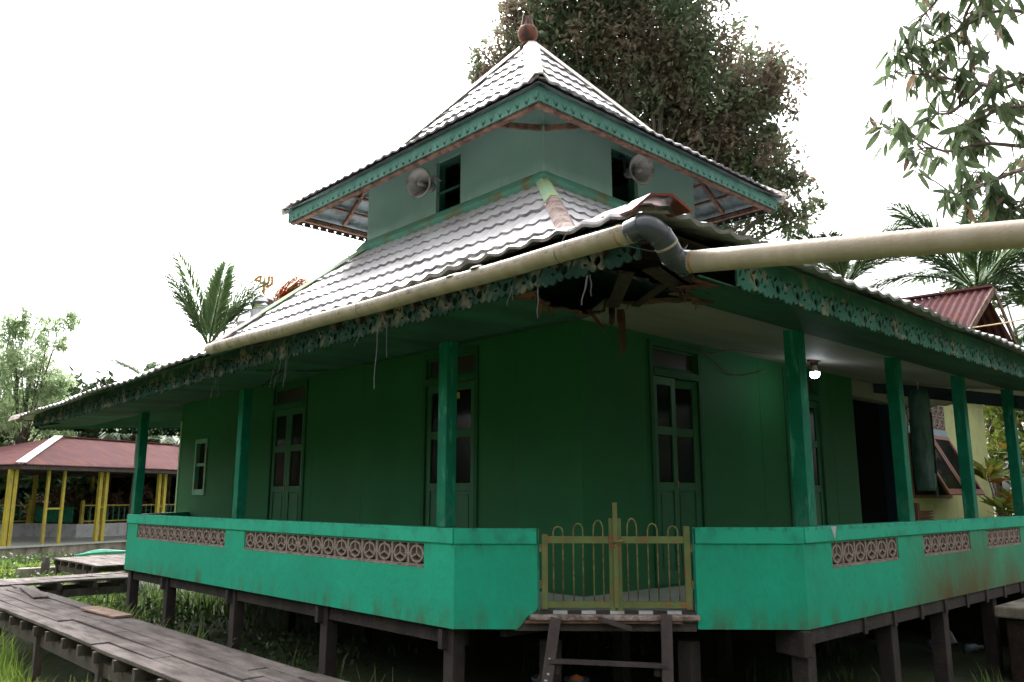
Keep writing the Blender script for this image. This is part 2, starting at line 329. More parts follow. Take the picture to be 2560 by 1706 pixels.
def palm(name, crown, h, nf, length, label, m='lf_palm', seed=1, ll=.5, up=.7, droop=1.2, trunk_r=.09, group=None, az=None, spread=1.):
    rs = np.random.default_rng(seed); base = (crown[0], crown[1], crown[2]-h); t = thing(name, base, label, 'palm', group)
    C = Vector((0, 0, h))
    for i in range(nf):
        a = (2*math.pi*i*.382+rs.uniform(-.3, .3)) if az is None else az[i % len(az)]+rs.uniform(-.15, .15)
        e = up+rs.uniform(-.35, .45); d = Vector((math.cos(a)*spread, math.sin(a)*spread, e))
        pts, V = frond(rs, C, d, length*rs.uniform(.8, 1.15), droop*rs.uniform(.6, 1.2), ll)
        F = np.arange(len(V)).reshape(-1, 4)
        fo = npmesh('frond', np.array(V), F, m, t)
        MB().tube(pts[::2], [.028*(1-.85*k/7) for k in range(len(pts[::2]))], 4).build('midrib', 'lf_mid', fo, world=False, recalc=False)
    MB().tube([(0, 0, 0), (.05, .03, h*.5), (0, 0, h)], [trunk_r*1.3, trunk_r, trunk_r], 8).build('trunk', 'bark', t, world=False, recalc=False)
    return t

# ------------------------------------------------------------------ ground
rs0 = np.random.default_rng(3)
def gz(x, y): return GZ+.05*math.sin(x*.9+y*.4)+.04*math.sin(y*1.3-x*.5)+(.15*min(1, max(0, (y-13)/10)))
mb = MB(); NG = 90
gx = [-250+500*((i/NG)) for i in range(NG+1)]
def warp(t): return math.copysign(abs(t)**2.2, t)
gi = [[mb.pt((5+260*warp(-1+2*i/NG), 12+300*warp(-1+2*j/NG), 0)) for j in range(NG+1)] for i in range(NG+1)]
mb.v = [(x, y, gz(x, y) if abs(x) < 60 and abs(y) < 60 else GZ+.15*(y > 20)) for x, y, z in mb.v]
for i in range(NG):
    for j in range(NG): mb.f.append([gi[i][j], gi[i+1][j], gi[i+1][j+1], gi[i][j+1]])
tag(mb.build('ground', 'soil', smooth=True), kind='structure')

# ------------------------------------------------------------------ the green building on stilts
XL, YR = 4.27, 3.25          # outer faces of the parapet
WX, WY = 5.66, 5.07          # faces of the main walls
FZ = -.875                   # verandah floor
CH = 9.47                    # gate face: x + y = CH
mosque = thing('green_prayer_house', (WX, WY, GZ), 'green wooden prayer house on stilts with two-tiered silver tiled roof and mint parapet', 'building')
tfL = lambda u, o, z: (WX-o, u, z)
tfR = lambda u, o, z: (u, WY-o, z)
tPL = lambda u, o, z: (XL-o, u, z)
tPR = lambda u, o, z: (u, YR-o, z)
s2 = math.sqrt(.5)
B0 = Vector((XL, CH-XL, 0)); 
tPG = lambda u, o, z: (XL+u*s2-o*s2, CH-XL-u*s2-o*s2, z)   # gate face, u from the left corner
ULEN = (CH-YR-XL)/s2
def wall_open(mb, u0, u1, z0, z1, o0, o1, ops):
    u = u0
    for a, b, c, d in sorted(ops):
        if a > u: mb.box((u, o0, z0), (a, o1, z1))
        if c > z0: mb.box((a, o0, z0), (b, o1, c))
        if d < z1: mb.box((a, o0, d), (b, o1, z1))
        u = b
    if u1 > u: mb.box((u, o0, z0), (u1, o1, z1))
    return mb
# walls
dl1, dl2, wl = (6.52, 7.48), (10.12, 11.14), (13.32, 13.80)
dr1, dr2 = (6.70, 7.62), (9.44, 10.40)
mb = MB(tfL); wall_open(mb, WY, 14.5, FZ, 2.2, -.12, 0, [(*dl1, FZ, 1.60), (*dl2, FZ, 1.60), (*wl, 0.03, .95)]); mb.build('wall', 'wall', mosque)
mb = MB(tfR); wall_open(mb, WX+.12, 11.40, FZ, 2.2, -.12, 0, [(*dr1, FZ, 1.60), (*dr2, FZ, 1.60)]); mb.build('wall', 'wall', mosque)
mb = MB(); mb.box((WX+.12, 14.38, FZ), (11.4, 14.5, 2.2)); mb.box((11.28, WY+.12, FZ), (11.4, 14.38, 2.2)); mb.build('wall', 'wall', mosque)
mb = MB(); mb.box((WX-.012, 14.46, FZ), (WX+.1, 14.512, 1.3)); mb.build('corner_trim', 'ridgegreen', mosque)
MB().box((WX+.12, WY+.12, 2.0), (11.28, 14.38, 2.06)).build('inner_ceiling', 'dark', mosque)
# floor slab and its tiled edge
mb = MB(); mb.prism([(XL+.1, 12.62), (XL+.1, CH-XL-.04), (CH-YR-.04, YR+.1), (12.2, YR+.1), (12.2, 14.4), (XL+1.6, 14.4)], FZ-.10, FZ); mb.build('floor', 'floor', mosque)
mbs = [MB(tPG), MB(tPG)]; u = .67
for k in range(11): mbs[k % 2].box((u, -.06, FZ-.025), (u+.1112, .012, FZ-.003)); u += .1112
mbs[0].build('floor_edge_tile', 'black', mosque); mbs[1].build('floor_edge_tile', 'white', mosque)
mb = MB(tPG); mb.box((.60, -.1, FZ-.070), (1.92, .06, FZ-.027)); o = mb.build('threshold', 'roughconc', mosque, bevel=.012)
mb = MB(tPG); mb.box((.56, -.1, FZ-.091), (1.78, .045, FZ-.072)); mb.build('threshold_board', 'rafter', mosque)
mb = MB(tPG); mb.box((.48, -.12, FZ-.155), (1.90, -.012, FZ-.093)); mb.build('edge_beam', 'greywood', mosque)
mb = MB(tPG); mb.bar((1.13, .075, FZ-.05), (1.38, .09, FZ-.12), .03, .06, (0, 1, 0)); mb.build('nailed_batten', 'greywood', mosque)

mb = MB(tfL)
for u in (5.95, 8.72, 9.93, 12.30): mb = MB(tfL); mb.box((u, 0, FZ+.01), (u+.004, .0025, 1.66)); mb.build('panel_seam', 'door', mosque)
for u in (8.86, 10.72): MB(tfR).box((u, 0, FZ+.01), (u+.004, .0025, 1.66)).build('panel_seam', 'door', mosque)
# doors: frame, transom and two leaves with panes
def door(tf, a, b, ajar=0):
    fr = MB(tf); w_ = .055
    fr.box((a, -.10, FZ), (a+w_, .022, 1.60)); fr.box((b-w_, -.10, FZ), (b, .022, 1.60)); fr.box((a+w_, -.10, 1.545), (b-w_, .020, 1.60)); fr.box((a+w_, -.10, 1.235), (b-w_, .026, 1.315))
    f = fr.build('door_frame', 'doortrim', mosque, bevel=.004)
    MB(tf).box((a+w_+.03, -.06, 1.35), (b-w_-.03, -.045, 1.515)).build('transom_panel', 'brownpane', f)
    t = MB(tf); t.box((a+w_, -.055, 1.315), (b-w_, -.02, 1.35)); t.box((a+w_, -.055, 1.515), (b-w_, -.02, 1.545)); t.box((a+w_, -.055, 1.35), (a+w_+.03, -.02, 1.515)); t.box((b-w_-.03, -.055, 1.35), (b-w_, -.02, 1.515)); t.build('transom_frame', 'doortrim', f)
    mid = (a+b)/2
    for lo, hi, hinge, aj in ((a+w_+.004, mid-.003, 0, 0), (mid+.003, b-w_-.004, 1, ajar)):
        W_ = hi-lo; hx = hi if hinge else lo
        def tl(u, o, z, hx=hx, aj=aj, tf=tf):
            du = u-hx; o2 = o-(-.03)
            return tf(hx+du*math.cos(aj)+o2*math.sin(aj)*0, -.03+o2+(-abs(du)*math.sin(aj)), z)
        st = .075; m_ = MB(tl); z0 = FZ+.012; z1 = 1.232
        m_.box((lo, -.045, z0), (lo+st, -.005, z1)); m_.box((hi-st, -.045, z0), (hi, -.005, z1))
        for za, zb in ((z0, z0+.13), (.06, .145), (.63, .715), (z1-.085, z1)): m_.box((lo+st, -.044, za), (hi-st, -.006, zb))
        m_.box((lo+st, -.035, z0+.13), (hi-st, -.018, .06))
        m_.box((lo+st+.035, -.018, z0+.165), (hi-st-.035, -.010, .025))
        dd = m_.build('door', 'door', mosque, bevel=.003)
        for za, zb in ((.145, .63), (.715, z1-.085)): MB(tl).box((lo+st+.002, -.030, za+.002), (hi-st-.002, -.022, zb-.002)).build('pane', 'glass', dd)
        MB(tl).box(((hi-.035) if not hinge else (lo+.015), -.005, .10), ((hi-.015) if not hinge else (lo+.035), .012, .16)).build('handle', 'rust', dd)
    MB(tf).box((a, -.10, FZ-.02), (b, .05, FZ+.010)).build('door_sill', 'doortrim', f)
    MB(tf).box((a+.02, -.5, FZ+.002), (b-.02, -.49, 1.6)).build('dark_backing', 'dark', f)  # dark sheet standing in for the depth of the room
    return f
door(tfL, *dl1); door(tfL, *dl2); door(tfR, *dr1, ajar=R(14)); door(tfR, *dr2)
MB(tfL).box((6.86, -.02, 1.055), (6.93, -.0185, 1.125)).build('sticker', 'yellow', mosque)
wf = MB(tfL); a, b = wl; c, d = .03, .95
for q in (((a, -.1, c), (a+.06, .02, d)), ((b-.06, -.1, c), (b, .02, d)), ((a+.06, -.1, d-.07), (b-.06, .018, d)), ((a+.06, -.1, c), (b-.06, .018, c+.09)), ((a+.06, -.08, .50), (b-.06, .0, .55))): wf.box(*q)
wf = wf.build('window', 'towertrim', mosque, bevel=.003)
MB(tfL).box((a+.06, -.06, c+.09), (b-.06, -.05, d-.07)).build('pane', 'glass', wf)

# parapet with its cap, vent openings and vent blocks
g_op = [(9.40, 12.26, -.575, -.378), (5.60, 8.90, -.575, -.378)]
r_op = [(6.69, 8.03, -.575, -.370), (8.64, 9.95, -.575, -.370), (10.51, 11.73, -.575, -.370)]
T = .09
mb = MB(tPL); wall_open(mb, CH-XL, 12.65, -1.02, -.37, -T, 0, g_op); mb.build('parapet', 'mint', mosque)
mb = MB(tPR); wall_open(mb, CH-YR, 12.35, -1.012, -.362, -T, 0, r_op)
def rustmat():
    m = mat('rust stained parapet paint', (.020, .48, .295), .6, .08, 1.5, (.022, .36, .22), .35, 1.1, (1, 1, .6), .4, .45, 7, 0, .18)
    n = m.node_tree.nodes; l = m.node_tree.links; b = n['Principled BSDF']; src = b.inputs['Base Color'].links[0].from_socket
    tc = n.new('ShaderNodeTexCoord'); sp = n.new('ShaderNodeSeparateXYZ'); l.new(tc.outputs['Object'], sp.inputs[0])
    ns = n.new('ShaderNodeTexNoise'); ns.inputs['Scale'].default_value = 1.5; ns.inputs['Detail'].default_value = 4; mp = n.new('ShaderNodeMapping'); mp.inputs['Scale'].default_value = (1.1, 1, .7); l.new(tc.outputs['Object'], mp.inputs[0]); l.new(mp.outputs[0], ns.inputs[0])
    # run-off stain below the second and third vent opening (x about 3 to 6 m from the corner), strongest near the foot
    def mr(sock, a, b_, c, d):
        q = n.new('ShaderNodeMapRange'); q.inputs[1].default_value = a; q.inputs[2].default_value = b_; q.inputs[3].default_value = c; q.inputs[4].default_value = d; l.new(sock, q.inputs[0]); return q.outputs[0]
    def mt(op, x, y):
        q = n.new('ShaderNodeMath'); q.operation = op
        for i, v in enumerate((x, y)):
            if isinstance(v, float): q.inputs[i].default_value = v
            else: l.new(v, q.inputs[i])
        return q.outputs[0]
    X, Z = sp.outputs[0], sp.outputs[2]
    gx_ = mt('MULTIPLY', mr(X, 7.9-WX, 8.9-WX, 0., 1.), mr(X, 10.9-WX, 14.5-WX, 1., .35))
    gz_ = mr(Z, -GZ-.98, -GZ-.45, 1., .42)
    f = mt('MULTIPLY', mt('MULTIPLY', gx_, gz_), mr(ns.outputs[0], .25, .70, .45, 1.1))
    mx = n.new('ShaderNodeMix'); mx.data_type = 'RGBA'; l.new(f, mx.inputs[0]); l.new(src, mx.inputs[6]); mx.inputs[7].default_value = (.135, .085, .028, 1)
    l.new(mx.outputs[2], b.inputs['Base Color']); return m
M['mintrust'] = rustmat()
for k_ in ('mint', 'mintrust'):
    grime(M[k_], -GZ-.80, -GZ-1.02, (.10, .13, .06), .5); grime(M[k_], -GZ-.50, -GZ-.36, (.03, .12, .08), .35, 10); grime(M[k_], 0, .01, (.05, .17, .12), .12, 26, (1, 1, .6))
grime(M['cap'], -GZ-.28, -GZ-.24, (.03, .10, .07), .6, 12, (1, 1, 1))
grime(M['wall'], -GZ-.55, -GZ-.86, (.04, .07, .04), .4)
grime(M['post'], -GZ+.1, -GZ-.24, (.10, .22, .15), .5, 14, (1, 1, .6))
grime(M['tower'], -GZ+4.3, -GZ+4.05, (.25, .24, .15), .4, 6)
mb.build('parapet', 'mintrust', mosque)
ug0, ug1 = .67, 1.895
mb = MB(tPG); nz = FZ-.06
tgp = MB(lambda u, z, o: tPG(u, o, z)); tgp.prism([(0, -1.018), (.50, -1.018), (.545, -.975), (.57, -.93), (.64, -.885), (.66, -.86), (.66, -.37), (0, -.37)], -T, 0); tgp.build('parapet', 'mint', mosque)
mb = MB(tPG); mb.box((1.905, -T, -1.012), (ULEN, 0, -.365)); mb.build('parapet', 'mint', mosque)
zt = -.248
cl = MB(tPL).box((CH-XL+.006, -T-.02, -.37), (12.66, .018, zt)).build('parapet_cap', 'cap', mosque, bevel=.006)
cr = MB(tPR).box((CH-YR+.006, -T-.02, -.362), (12.36, .018, zt+.01)).build('parapet_cap', 'cap', mosque, bevel=.006)
MB(tPG).box((-.004, -T-.02, -.3705), (.655, .016, zt-.002)).build('parapet_cap', 'cap', mosque, bevel=.006)
MB(tPG).box((1.908, -T-.02, -.3655), (ULEN+.004, .016, zt+.008)).build('parapet_cap', 'cap', mosque, bevel=.006)
MB(tPR).prism([(6.72, .0), (6.79, .0), (6.745, -.001)], 0, 0) if 0 else None
mb = MB(lambda u, z, o: tPR(u, o, z)); mb.prism([(6.66, -.241), (6.76, -.241), (6.72, -.345)], .019, .0215); mb.build('paint_chip', 'white', mosque)
# far end of the parapet: runs back at an angle to the wall
mb = MB(); q0 = Vector((XL, 12.65, 0)); q1 = Vector((WX-.02, 14.02, 0)); dq = (q1-q0); nq = Vector((dq.y, -dq.x, 0)).normalized()*T
mb.prism([tuple(q0.xy), tuple(q1.xy), tuple((q1+nq).xy), tuple((q0+nq).xy)], -1.02, zt); mb.build('parapet', 'mint', mosque)
# vent block
def vf(x, y):
    r = math.hypot(x, y*1.0); e = max(abs(x)-.44, abs(y)-.455)
    a = abs(r-.36)-.045
    sp = 9
    for an in (90, 210, 330):
        dx, dy = math.cos(R(an)), math.sin(R(an)); t = x*dx+y*dy
        if t > -.02 and r < .38: sp = min(sp, abs(-x*dy+y*dx)-.035)
    st = max(abs(x)-.035, .36-abs(y)) if abs(y) > .3 else 9
    st2 = max(abs(y)-.035, .36-abs(x)) if abs(x) > .3 else 9
    return -min(-e, a, sp, st, st2) if False else max(e, -a, -sp, -st, -st2)
def vent_mesh(name, W_, H_, D_):
    mb = MB(); mb.march(-.5, .5, -.5, .5, 26, 26, vf, lambda x, y: (x*W_, 0, y*H_))
    me = bpy.data.meshes.new(name); me.from_pydata(mb.v, [], mb.f)
    bm = bmesh.new(); bm.from_mesh(me); r = bmesh.ops.extrude_face_region(bm, geom=bm.faces[:]); bmesh.ops.translate(bm, vec=(0, D_, 0), verts=[v for v in r['geom'] if isinstance(v, bmesh.types.BMVert)])
    bmesh.ops.recalc_face_normals(bm, faces=bm.faces); bm.to_mesh(me); bm.free(); me.materials.append(M['block']); return me
vm = vent_mesh('vent_block', 1, 1, 1)
L0 = Vector(WLOC[mosque.name])
def vents(tf, ops, n, rotz):
    for (a, b, c, d), k in zip(ops, n):
        W_ = (b-a)/k
        for i in range(k):
            o = bpy.data.objects.new('vent_block', vm); COL.objects.link(o); o.parent = mosque
            p = Vector(tf(a+W_*(i+.5), -.075 if rotz == 0 else -.012, (c+.012+d)/2)); 
            o.location = p-L0; o.rotation_euler.z = rotz; o.scale = (W_*.998, .065 if rotz else -.065, d-c-.014)
            o['dummy'] = 0; del o['dummy']
vents(tPL, g_op, (13, 14), R(-90)); vents(tPR, r_op, (6, 6, 6), 0)
for tf, ops in ((tPL, g_op), (tPR, r_op)):
    for a, b, c, d in ops: MB(tf).box((a, -.085, c), (b, .004, c+.011)).build('vent_sill', 'roughconc', mosque)

# posts on the parapet
def post(x, y, z1, s=.115, z0=-.245): MB().box((x-s/2, y-s/2, z0), (x+s/2, y+s/2, z1)).build('post', 'post', mosque, bevel=.006)
for y in (5.42, 9.26, 12.60): post(XL+.085, y, 1.36)
for x in (6.45, 8.49, 10.33, 12.15): post(x, YR+.085, 1.44, .13 if x < 7 else .12)
# stilts, bearers and joists under the floor
def stilt(x, y, z1=-1.02, s=.125, zb=GZ-.2): MB().bar((x, y, zb), (x+rnd.uniform(-.01, .01), y+rnd.uniform(-.01, .01), z1), s, s, (0, 1, 0)).build('stilt', 'stilt', mosque, bevel=.008)
for y in (5.36, 7.28, 9.28, 11.25, 12.62): stilt(XL+.14, y)
for x in (6.35, 7.95, 9.2, 10.75, 12.2): stilt(x, YR+.13, -1.012, .14)
for u in (.75, 1.86): p = tPG(u, -.22, 0); stilt(p[0], p[1], -1.13, .13)
for x in (6.2, 7.9, 9.7, 11.5):
    for y in (5.1, 7.3, 9.3, 11.3, 13.3): stilt(x, y, -1.1, .12)
mb = MB()
for y in (5.0, 6.2, 7.4, 8.6, 9.8, 11, 12.2, 13.4): mb.box((XL+.12+(.8 if y > 12.7 else 0)+(max(0, 5.2-y)*1.1), y-.03, -1.09), (12.2, y+.03, FZ-.102))
mb.build('joist', 'stilt', mosque)
mb = MB(); mb.box((XL+.10, 5.4, -1.16), (XL+.18, 12.6, -1.03)); mb.build('bearer', 'stilt', mosque)
mb = MB(); mb.box((6.3, YR+.02, -1.13), (12.3, YR+.08, -1.015)); mb.build('bearer', 'stilt', mosque)
for k in range(8): x = 7.2+k*.62; MB().box((x, YR+.001, -1.15), (x+.06, YR+.018, -1.016)).build('joist_end', 'stilt', mosque)
for y in (5.36, 7.28, 9.28, 11.25): MB().bar((XL+.02, y+.035, -1.12), (XL+.3, y+.03, -1.12), .055, .15).build('joist_end', 'stilt', mosque, bevel=.006)
MB().bar((6.20, YR-.0, -1.12), (6.3, YR+.3, -1.12), .09, .2).build('joist_end', 'stilt', mosque, bevel=.01)

mb = MB(); mb.box((6.6, 14.30, GZ-.1), (12.3, 14.34, -1.0)); mb.box((12.36, 3.4, GZ-.1), (12.40, 14.3, -1.0)); mb.build('light_block_skirt', 'stilt', mosque)  # unseen boards added to keep skylight out from under the floor
# gate in the corner face: two olive leaves
def leaf(u0, u1, outer_u, inner_h, outer_h, hoops, flip):
    gu = lambda t: (u0+t) if not flip else (u1-t); Wd = u1-u0
    def bx(m_, a, b, z0, z1, o0, o1):
        p, q = sorted((gu(a), gu(b))); m_.box((p, o0, z0), (q, o1, z1))
    z = FZ+.005; m_ = MB(tPG)
    bx(m_, 0, .048, z, z+outer_h, -.045, -.01); bx(m_, Wd-.045, Wd, z-.012, z+inner_h, -.05, -.008)
    bx(m_, .048, Wd-.045, z+.012, z+.062, -.04, -.013); bx(m_, .048, Wd-.045, z+.505, z+.56, -.04, -.013)
    g = m_.build('gate', 'olive', mosque, bevel=.003)
    for k, hh in enumerate(hoops):
        a = .048+(Wd-.093)*(k+.28)/3.05; b = a+.076
        if k > 0: a += 0
        pts = [tPG(gu(a), -.027, z+.06), tPG(gu(a), -.027, z+.56+hh*.45)]
        for j in range(1, 6):
            an = math.pi*j/6; pts.append(tPG(gu((a+b)/2-(b-a)/2*math.cos(an)), -.027, z+.56+hh*.45+hh*.55*math.sin(an)))
        pts += [tPG(gu(b), -.027, z+.56+hh*.45), tPG(gu(b), -.027, z+.06)]
        MB().tube(pts, .0062, 6).build('hoop_bar', 'rust', g, smooth=True)
    for zz in (.16, .44): MB(tPG).box(tuple(sorted((gu(-.022), gu(-.002))))[:1]+(-.03, z+zz), tuple(sorted((gu(-.022), gu(-.002))))[1:]+(-.014, z+zz+.06)).build('hinge', 'rust', g)
    return g
leaf(.695, 1.277, 0, .70, .575, (.075, .10, .125), False)
g2 = leaf(1.283, 1.872, 0, .70, .64, (.08, .10, .14), True)
MB(tPG).box((1.268, -.058, FZ-.01), (1.300, -.051, FZ+.83)).build('gate_stop', 'olive', g2) if 0 else MB(tPG).box((1.262, -.006, FZ+.02), (1.298, .018, FZ+.83)).build('gate_stop', 'olive', g2, bevel=.003)
mb = MB(); mb.tube([tPG(1.24, .03, FZ+.53), tPG(1.28, .035, FZ+.525), tPG(1.33, .03, FZ+.535), tPG(1.35, .03, FZ+.54)], .009, 6); mb.tube([tPG(1.25, .03, FZ+.50), tPG(1.27, .04, FZ+.49), tPG(1.29, .03, FZ+.515)], .006, 6); mb.build('bolt', 'rust', g2)
MB(tPG).box((.662, -.06, FZ-.04), (.676, .0, -.255)).build('gate_jamb', 'post', mosque); MB(tPG).box((1.888, -.06, FZ-.04), (1.902, .0, -.25)).build('gate_jamb', 'post', mosque)

# ---------------------------- roofs
def prof(P, D, U):                                       # plane helper
    return None
def tile_face(e0, e1, t0, t1, rows, pitch=.20, amp=.022, step=.030, eave=True, nseg=8, hip=True, cap_to=None):
    """tiled plane: e0,e1 lower corners, t0,t1 upper corners, hips along e0-t0 and e1-t1. Returns bmesh"""
    e0, e1, t0, t1 = map(Vector, (e0, e1, t0, t1)); E_ = (e1-e0).normalized(); mid = (t0+t1)/2; g = (mid-e0); g = g-E_*g.dot(E_); Lg = g.length; g.normalize()
    n = E_.cross(g);
    if n.z < 0: n = -n
    # shared u coordinate along the eave
    u0 = min(0, (t0-e0).dot(E_)); u1 = max((e1-e0).length, (t1-e0).dot(E_)); k0 = math.floor(u0/pitch); k1 = math.ceil(u1/pitch)
    us = [(k0+i/nseg)*pitch for i in range((k1-k0)*nseg+1)]
    vs = []
    for r in range(rows): a, b = r/rows*Lg, (r+1)/rows*Lg; vs += [(a, step), (a+.012, step), (b, .0)]
    vs = [(0, .008)] + vs if eave else vs
    bm = bmesh.new(); grid = []
    for j, (v, h) in enumerate(vs):
        row = []
        for i, u in enumerate(us):
            wv = abs(math.cos(math.pi*u/pitch)); rr = (j+1)//3; hh = h*(1+.25*math.sin(u*1.9+rr*2.4)+.12*math.sin(u*7.3+rr*5.1))-amp*wv**1.3
            row.append(bm.verts.new(e0+E_*u+g*v+n*hh))
        grid.append(row)
    for j in range(len(vs)-1):
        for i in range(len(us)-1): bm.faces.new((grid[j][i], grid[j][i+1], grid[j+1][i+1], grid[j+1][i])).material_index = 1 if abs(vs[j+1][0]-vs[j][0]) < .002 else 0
    for p, q, s_ in ((e0, t0, -1), (e1, t1, 1)):
        d = (q-p); pn = Vector((d.y, -d.x, 0)).normalized()
        if pn.dot(E_)*s_ < 0: pn = -pn
        bmesh.ops.bisect_plane(bm, geom=bm.verts[:]+bm.edges[:]+bm.faces[:], plane_co=p, plane_no=pn, clear_outer=True)
    return bm
def roof_obj(bms, name, m, sag=None):
    out = bmesh.new()
    for b in bms:
        me = bpy.data.meshes.new('t'); b.to_mesh(me); b.free(); out.from_mesh(me); bpy.data.meshes.remove(me)
    for v in out.verts:
        if sag: v.co.z += sag(v.co)
        v.co -= L0
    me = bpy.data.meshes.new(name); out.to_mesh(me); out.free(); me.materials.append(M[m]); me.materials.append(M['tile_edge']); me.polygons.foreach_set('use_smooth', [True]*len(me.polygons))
    o = bpy.data.objects.new(name, me); COL.objects.link(o); o.parent = mosque; WLOC[o.name] = tuple(L0)
    me.set_sharp_from_angle(angle=R(38))
    return o
def lerp(a, b, t): return tuple(a[i]+(b[i]-a[i])*t for i in range(3))
# lower roof
CXc, CYc = 8.77, 8.92
ex0, ex1, ey0, ey1, ez = 3.30, 14.24, 2.42, 15.42, 1.49
tx0, tx1, ty0, ty1, tz = 7.06, 10.42, 6.90, 10.94, 3.96
bt = .45
E4 = [(ex0, ey0, ez), (ex1, ey0, ez), (ex1, ey1, ez), (ex0, ey1, ez)]
T4 = [(tx0, ty0, tz), (tx1, ty0, tz), (tx1, ty1, tz), (tx0, ty1, tz)]
B4 = [(T4[k][0]+(E4[k][0]-T4[k][0])*bt, T4[k][1]+(E4[k][1]-T4[k][1])*bt, 2.36) for k in range(4)]
def sag(c):
    f = max(0, min(1, (c.y-4)/11.5))*max(0, min(1, (6.2-c.x)/2.6)); wv = .012*math.sin(c.y*2.3)+.012*math.sin(c.x*2.9+1)
    hipd_ = -.13*max(0, min(1, (c.y-11.5)/2))*math.sin(math.pi*max(0, min(1, (5.5-c.x)/2.2)))
    return hipd_-.20*f+wv*max(0, min(1, (2.6-c.z)/1.0))
bms = []
for k in range(4):
    k2 = (k+1) % 4
    bms.append(tile_face(B4[k], B4[k2], T4[k], T4[k2], 6, eave=False, nseg=8 if k in (0, 3) else 4))
    bms.append(tile_face(E4[k], E4[k2], B4[k], B4[k2], 5, nseg=8 if k in (0, 3) else 4))
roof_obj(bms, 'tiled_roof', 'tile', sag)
# upper roof
uz = 4.64
U4 = [(6.03, 5.96, uz), (11.47, 5.96, uz), (11.47, 11.90, uz), (6.03, 11.90, uz)]
AP = 7.37; ax0, ax1, ay0, ay1 = 8.72, 8.82, 8.78, 9.06
A4 = [(ax0, ay0, AP), (ax1, ay0, AP), (ax1, ay1, AP), (ax0, ay1, AP)]
V4 = [(A4[k][0]+(U4[k][0]-A4[k][0])*.62, A4[k][1]+(U4[k][1]-A4[k][1])*.62, 5.28) for k in range(4)]
bms = []
for k in range(4):
    k2 = (k+1) % 4
    bms.append(tile_face(V4[k], V4[k2], A4[k], A4[k2], 7, eave=False, nseg=8 if k in (0, 3) else 4))
    bms.append(tile_face(U4[k], U4[k2], V4[k], V4[k2], 3, nseg=8 if k in (0, 3) else 4))
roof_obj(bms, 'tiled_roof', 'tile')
for k in range(4):
    k2 = (k+1) % 4; mb = MB(); dn = Vector((0, 0, -.05)); mb.poly([Vector(U4[k])+dn, Vector(U4[k2])+dn, Vector(V4[k2])+dn, Vector(V4[k])+dn]); mb.build('roof_underlay', 'underlay', mosque, recalc=False)
def cap_strip(pts, wd, ht, m, lift=.045, name='ridge_cap'):
    mb = MB(); rows = []
    pts = [Vector(p) for p in pts]
    for k, p in enumerate(pts):
        d = (pts[min(k+1, len(pts)-1)]-pts[max(k-1, 0)]).normalized(); s = Vector((d.y, -d.x, 0)).normalized(); c = p+Vector((0, 0, lift))
        rows.append([mb.pt(c-s*wd/2-Vector((0, 0, ht))), mb.pt(c-s*wd*.18), mb.pt(c+s*wd*.18), mb.pt(c+s*wd/2-Vector((0, 0, ht)))])
    for k in range(len(rows)-1):
        for j in range(3): mb.f.append([rows[k][j], rows[k][j+1], rows[k+1][j+1], rows[k+1][j]])
    return mb.build(name, m, mosque, solid=.012, recalc=False)
for k in range(4):
    pts = [lerp(A4[k], V4[k], t) for t in (0, .33, .66, 1)]
    cap_strip(pts, .26, .10, 'ridgewhite'); pts = [lerp(V4[k], U4[k], t) for t in (0, .3, .7, 1.03)]
    cap_strip(pts, .24, .10, 'ridge')
def low(p):
    v = Vector(p); return (v.x, v.y, v.z+sag(v))
for k in range(4):
    pts = [lerp(T4[k], B4[k], t) for t in (-.02, .22, .42)]
    cap_strip(pts if k != 3 else [lerp(T4[k], B4[k], t) for t in (-.02, .3, .66)], .20, .085, 'ridgegreen', .055)
    pts = [lerp(T4[k], B4[k], t) for t in ((.40, .7, 1.0) if k != 3 else (.64, .82, 1.0))]
    cap_strip(pts, .21, .09, 'ridgerust' if k == 0 else 'ridge', .045)
    cap_strip([low(lerp(B4[k], E4[k], t)) for t in (0, .3, .6, .84 if k == 0 else 1.02)], .22, .09, 'ridgerust' if k == 0 else 'ridge', .05)
cap_strip([low(lerp(B4[0], E4[0], t)) for t in (.91, .96, 1.045)], .30, .085, 'redcap', .055)
# finial: weathered bulb with a splayed crown
fb = MB(); c = (8.77, 8.92, AP+.04)
fb.lathe([(0, 0), (.10, 0), (.10, .035), (.055, .05), (.10, .08), (.15, .13), (.172, .20), (.168, .27), (.14, .32), (.10, .34), (0, .345)], c, seg=24)
fin = fb.build('roof_finial', 'rot', mosque, smooth=True); fin.data.materials[0] = M['splint']
fb = MB()
for k in range(26):
    a = k*2.4; r0 = .135-.05*(k % 3)/2; h = rnd.uniform(.20, .33); p = Vector(c)+Vector((r0*math.cos(a), r0*math.sin(a), .27)); q = Vector(c)+Vector((r0*.55*math.cos(a+.2), r0*.55*math.sin(a+.2), .27+h))
    fb.bar(p, q, .045, .012, (math.cos(a), math.sin(a), 0), 1, .35)
fb.build('finial_crown', 'rafter', fin)

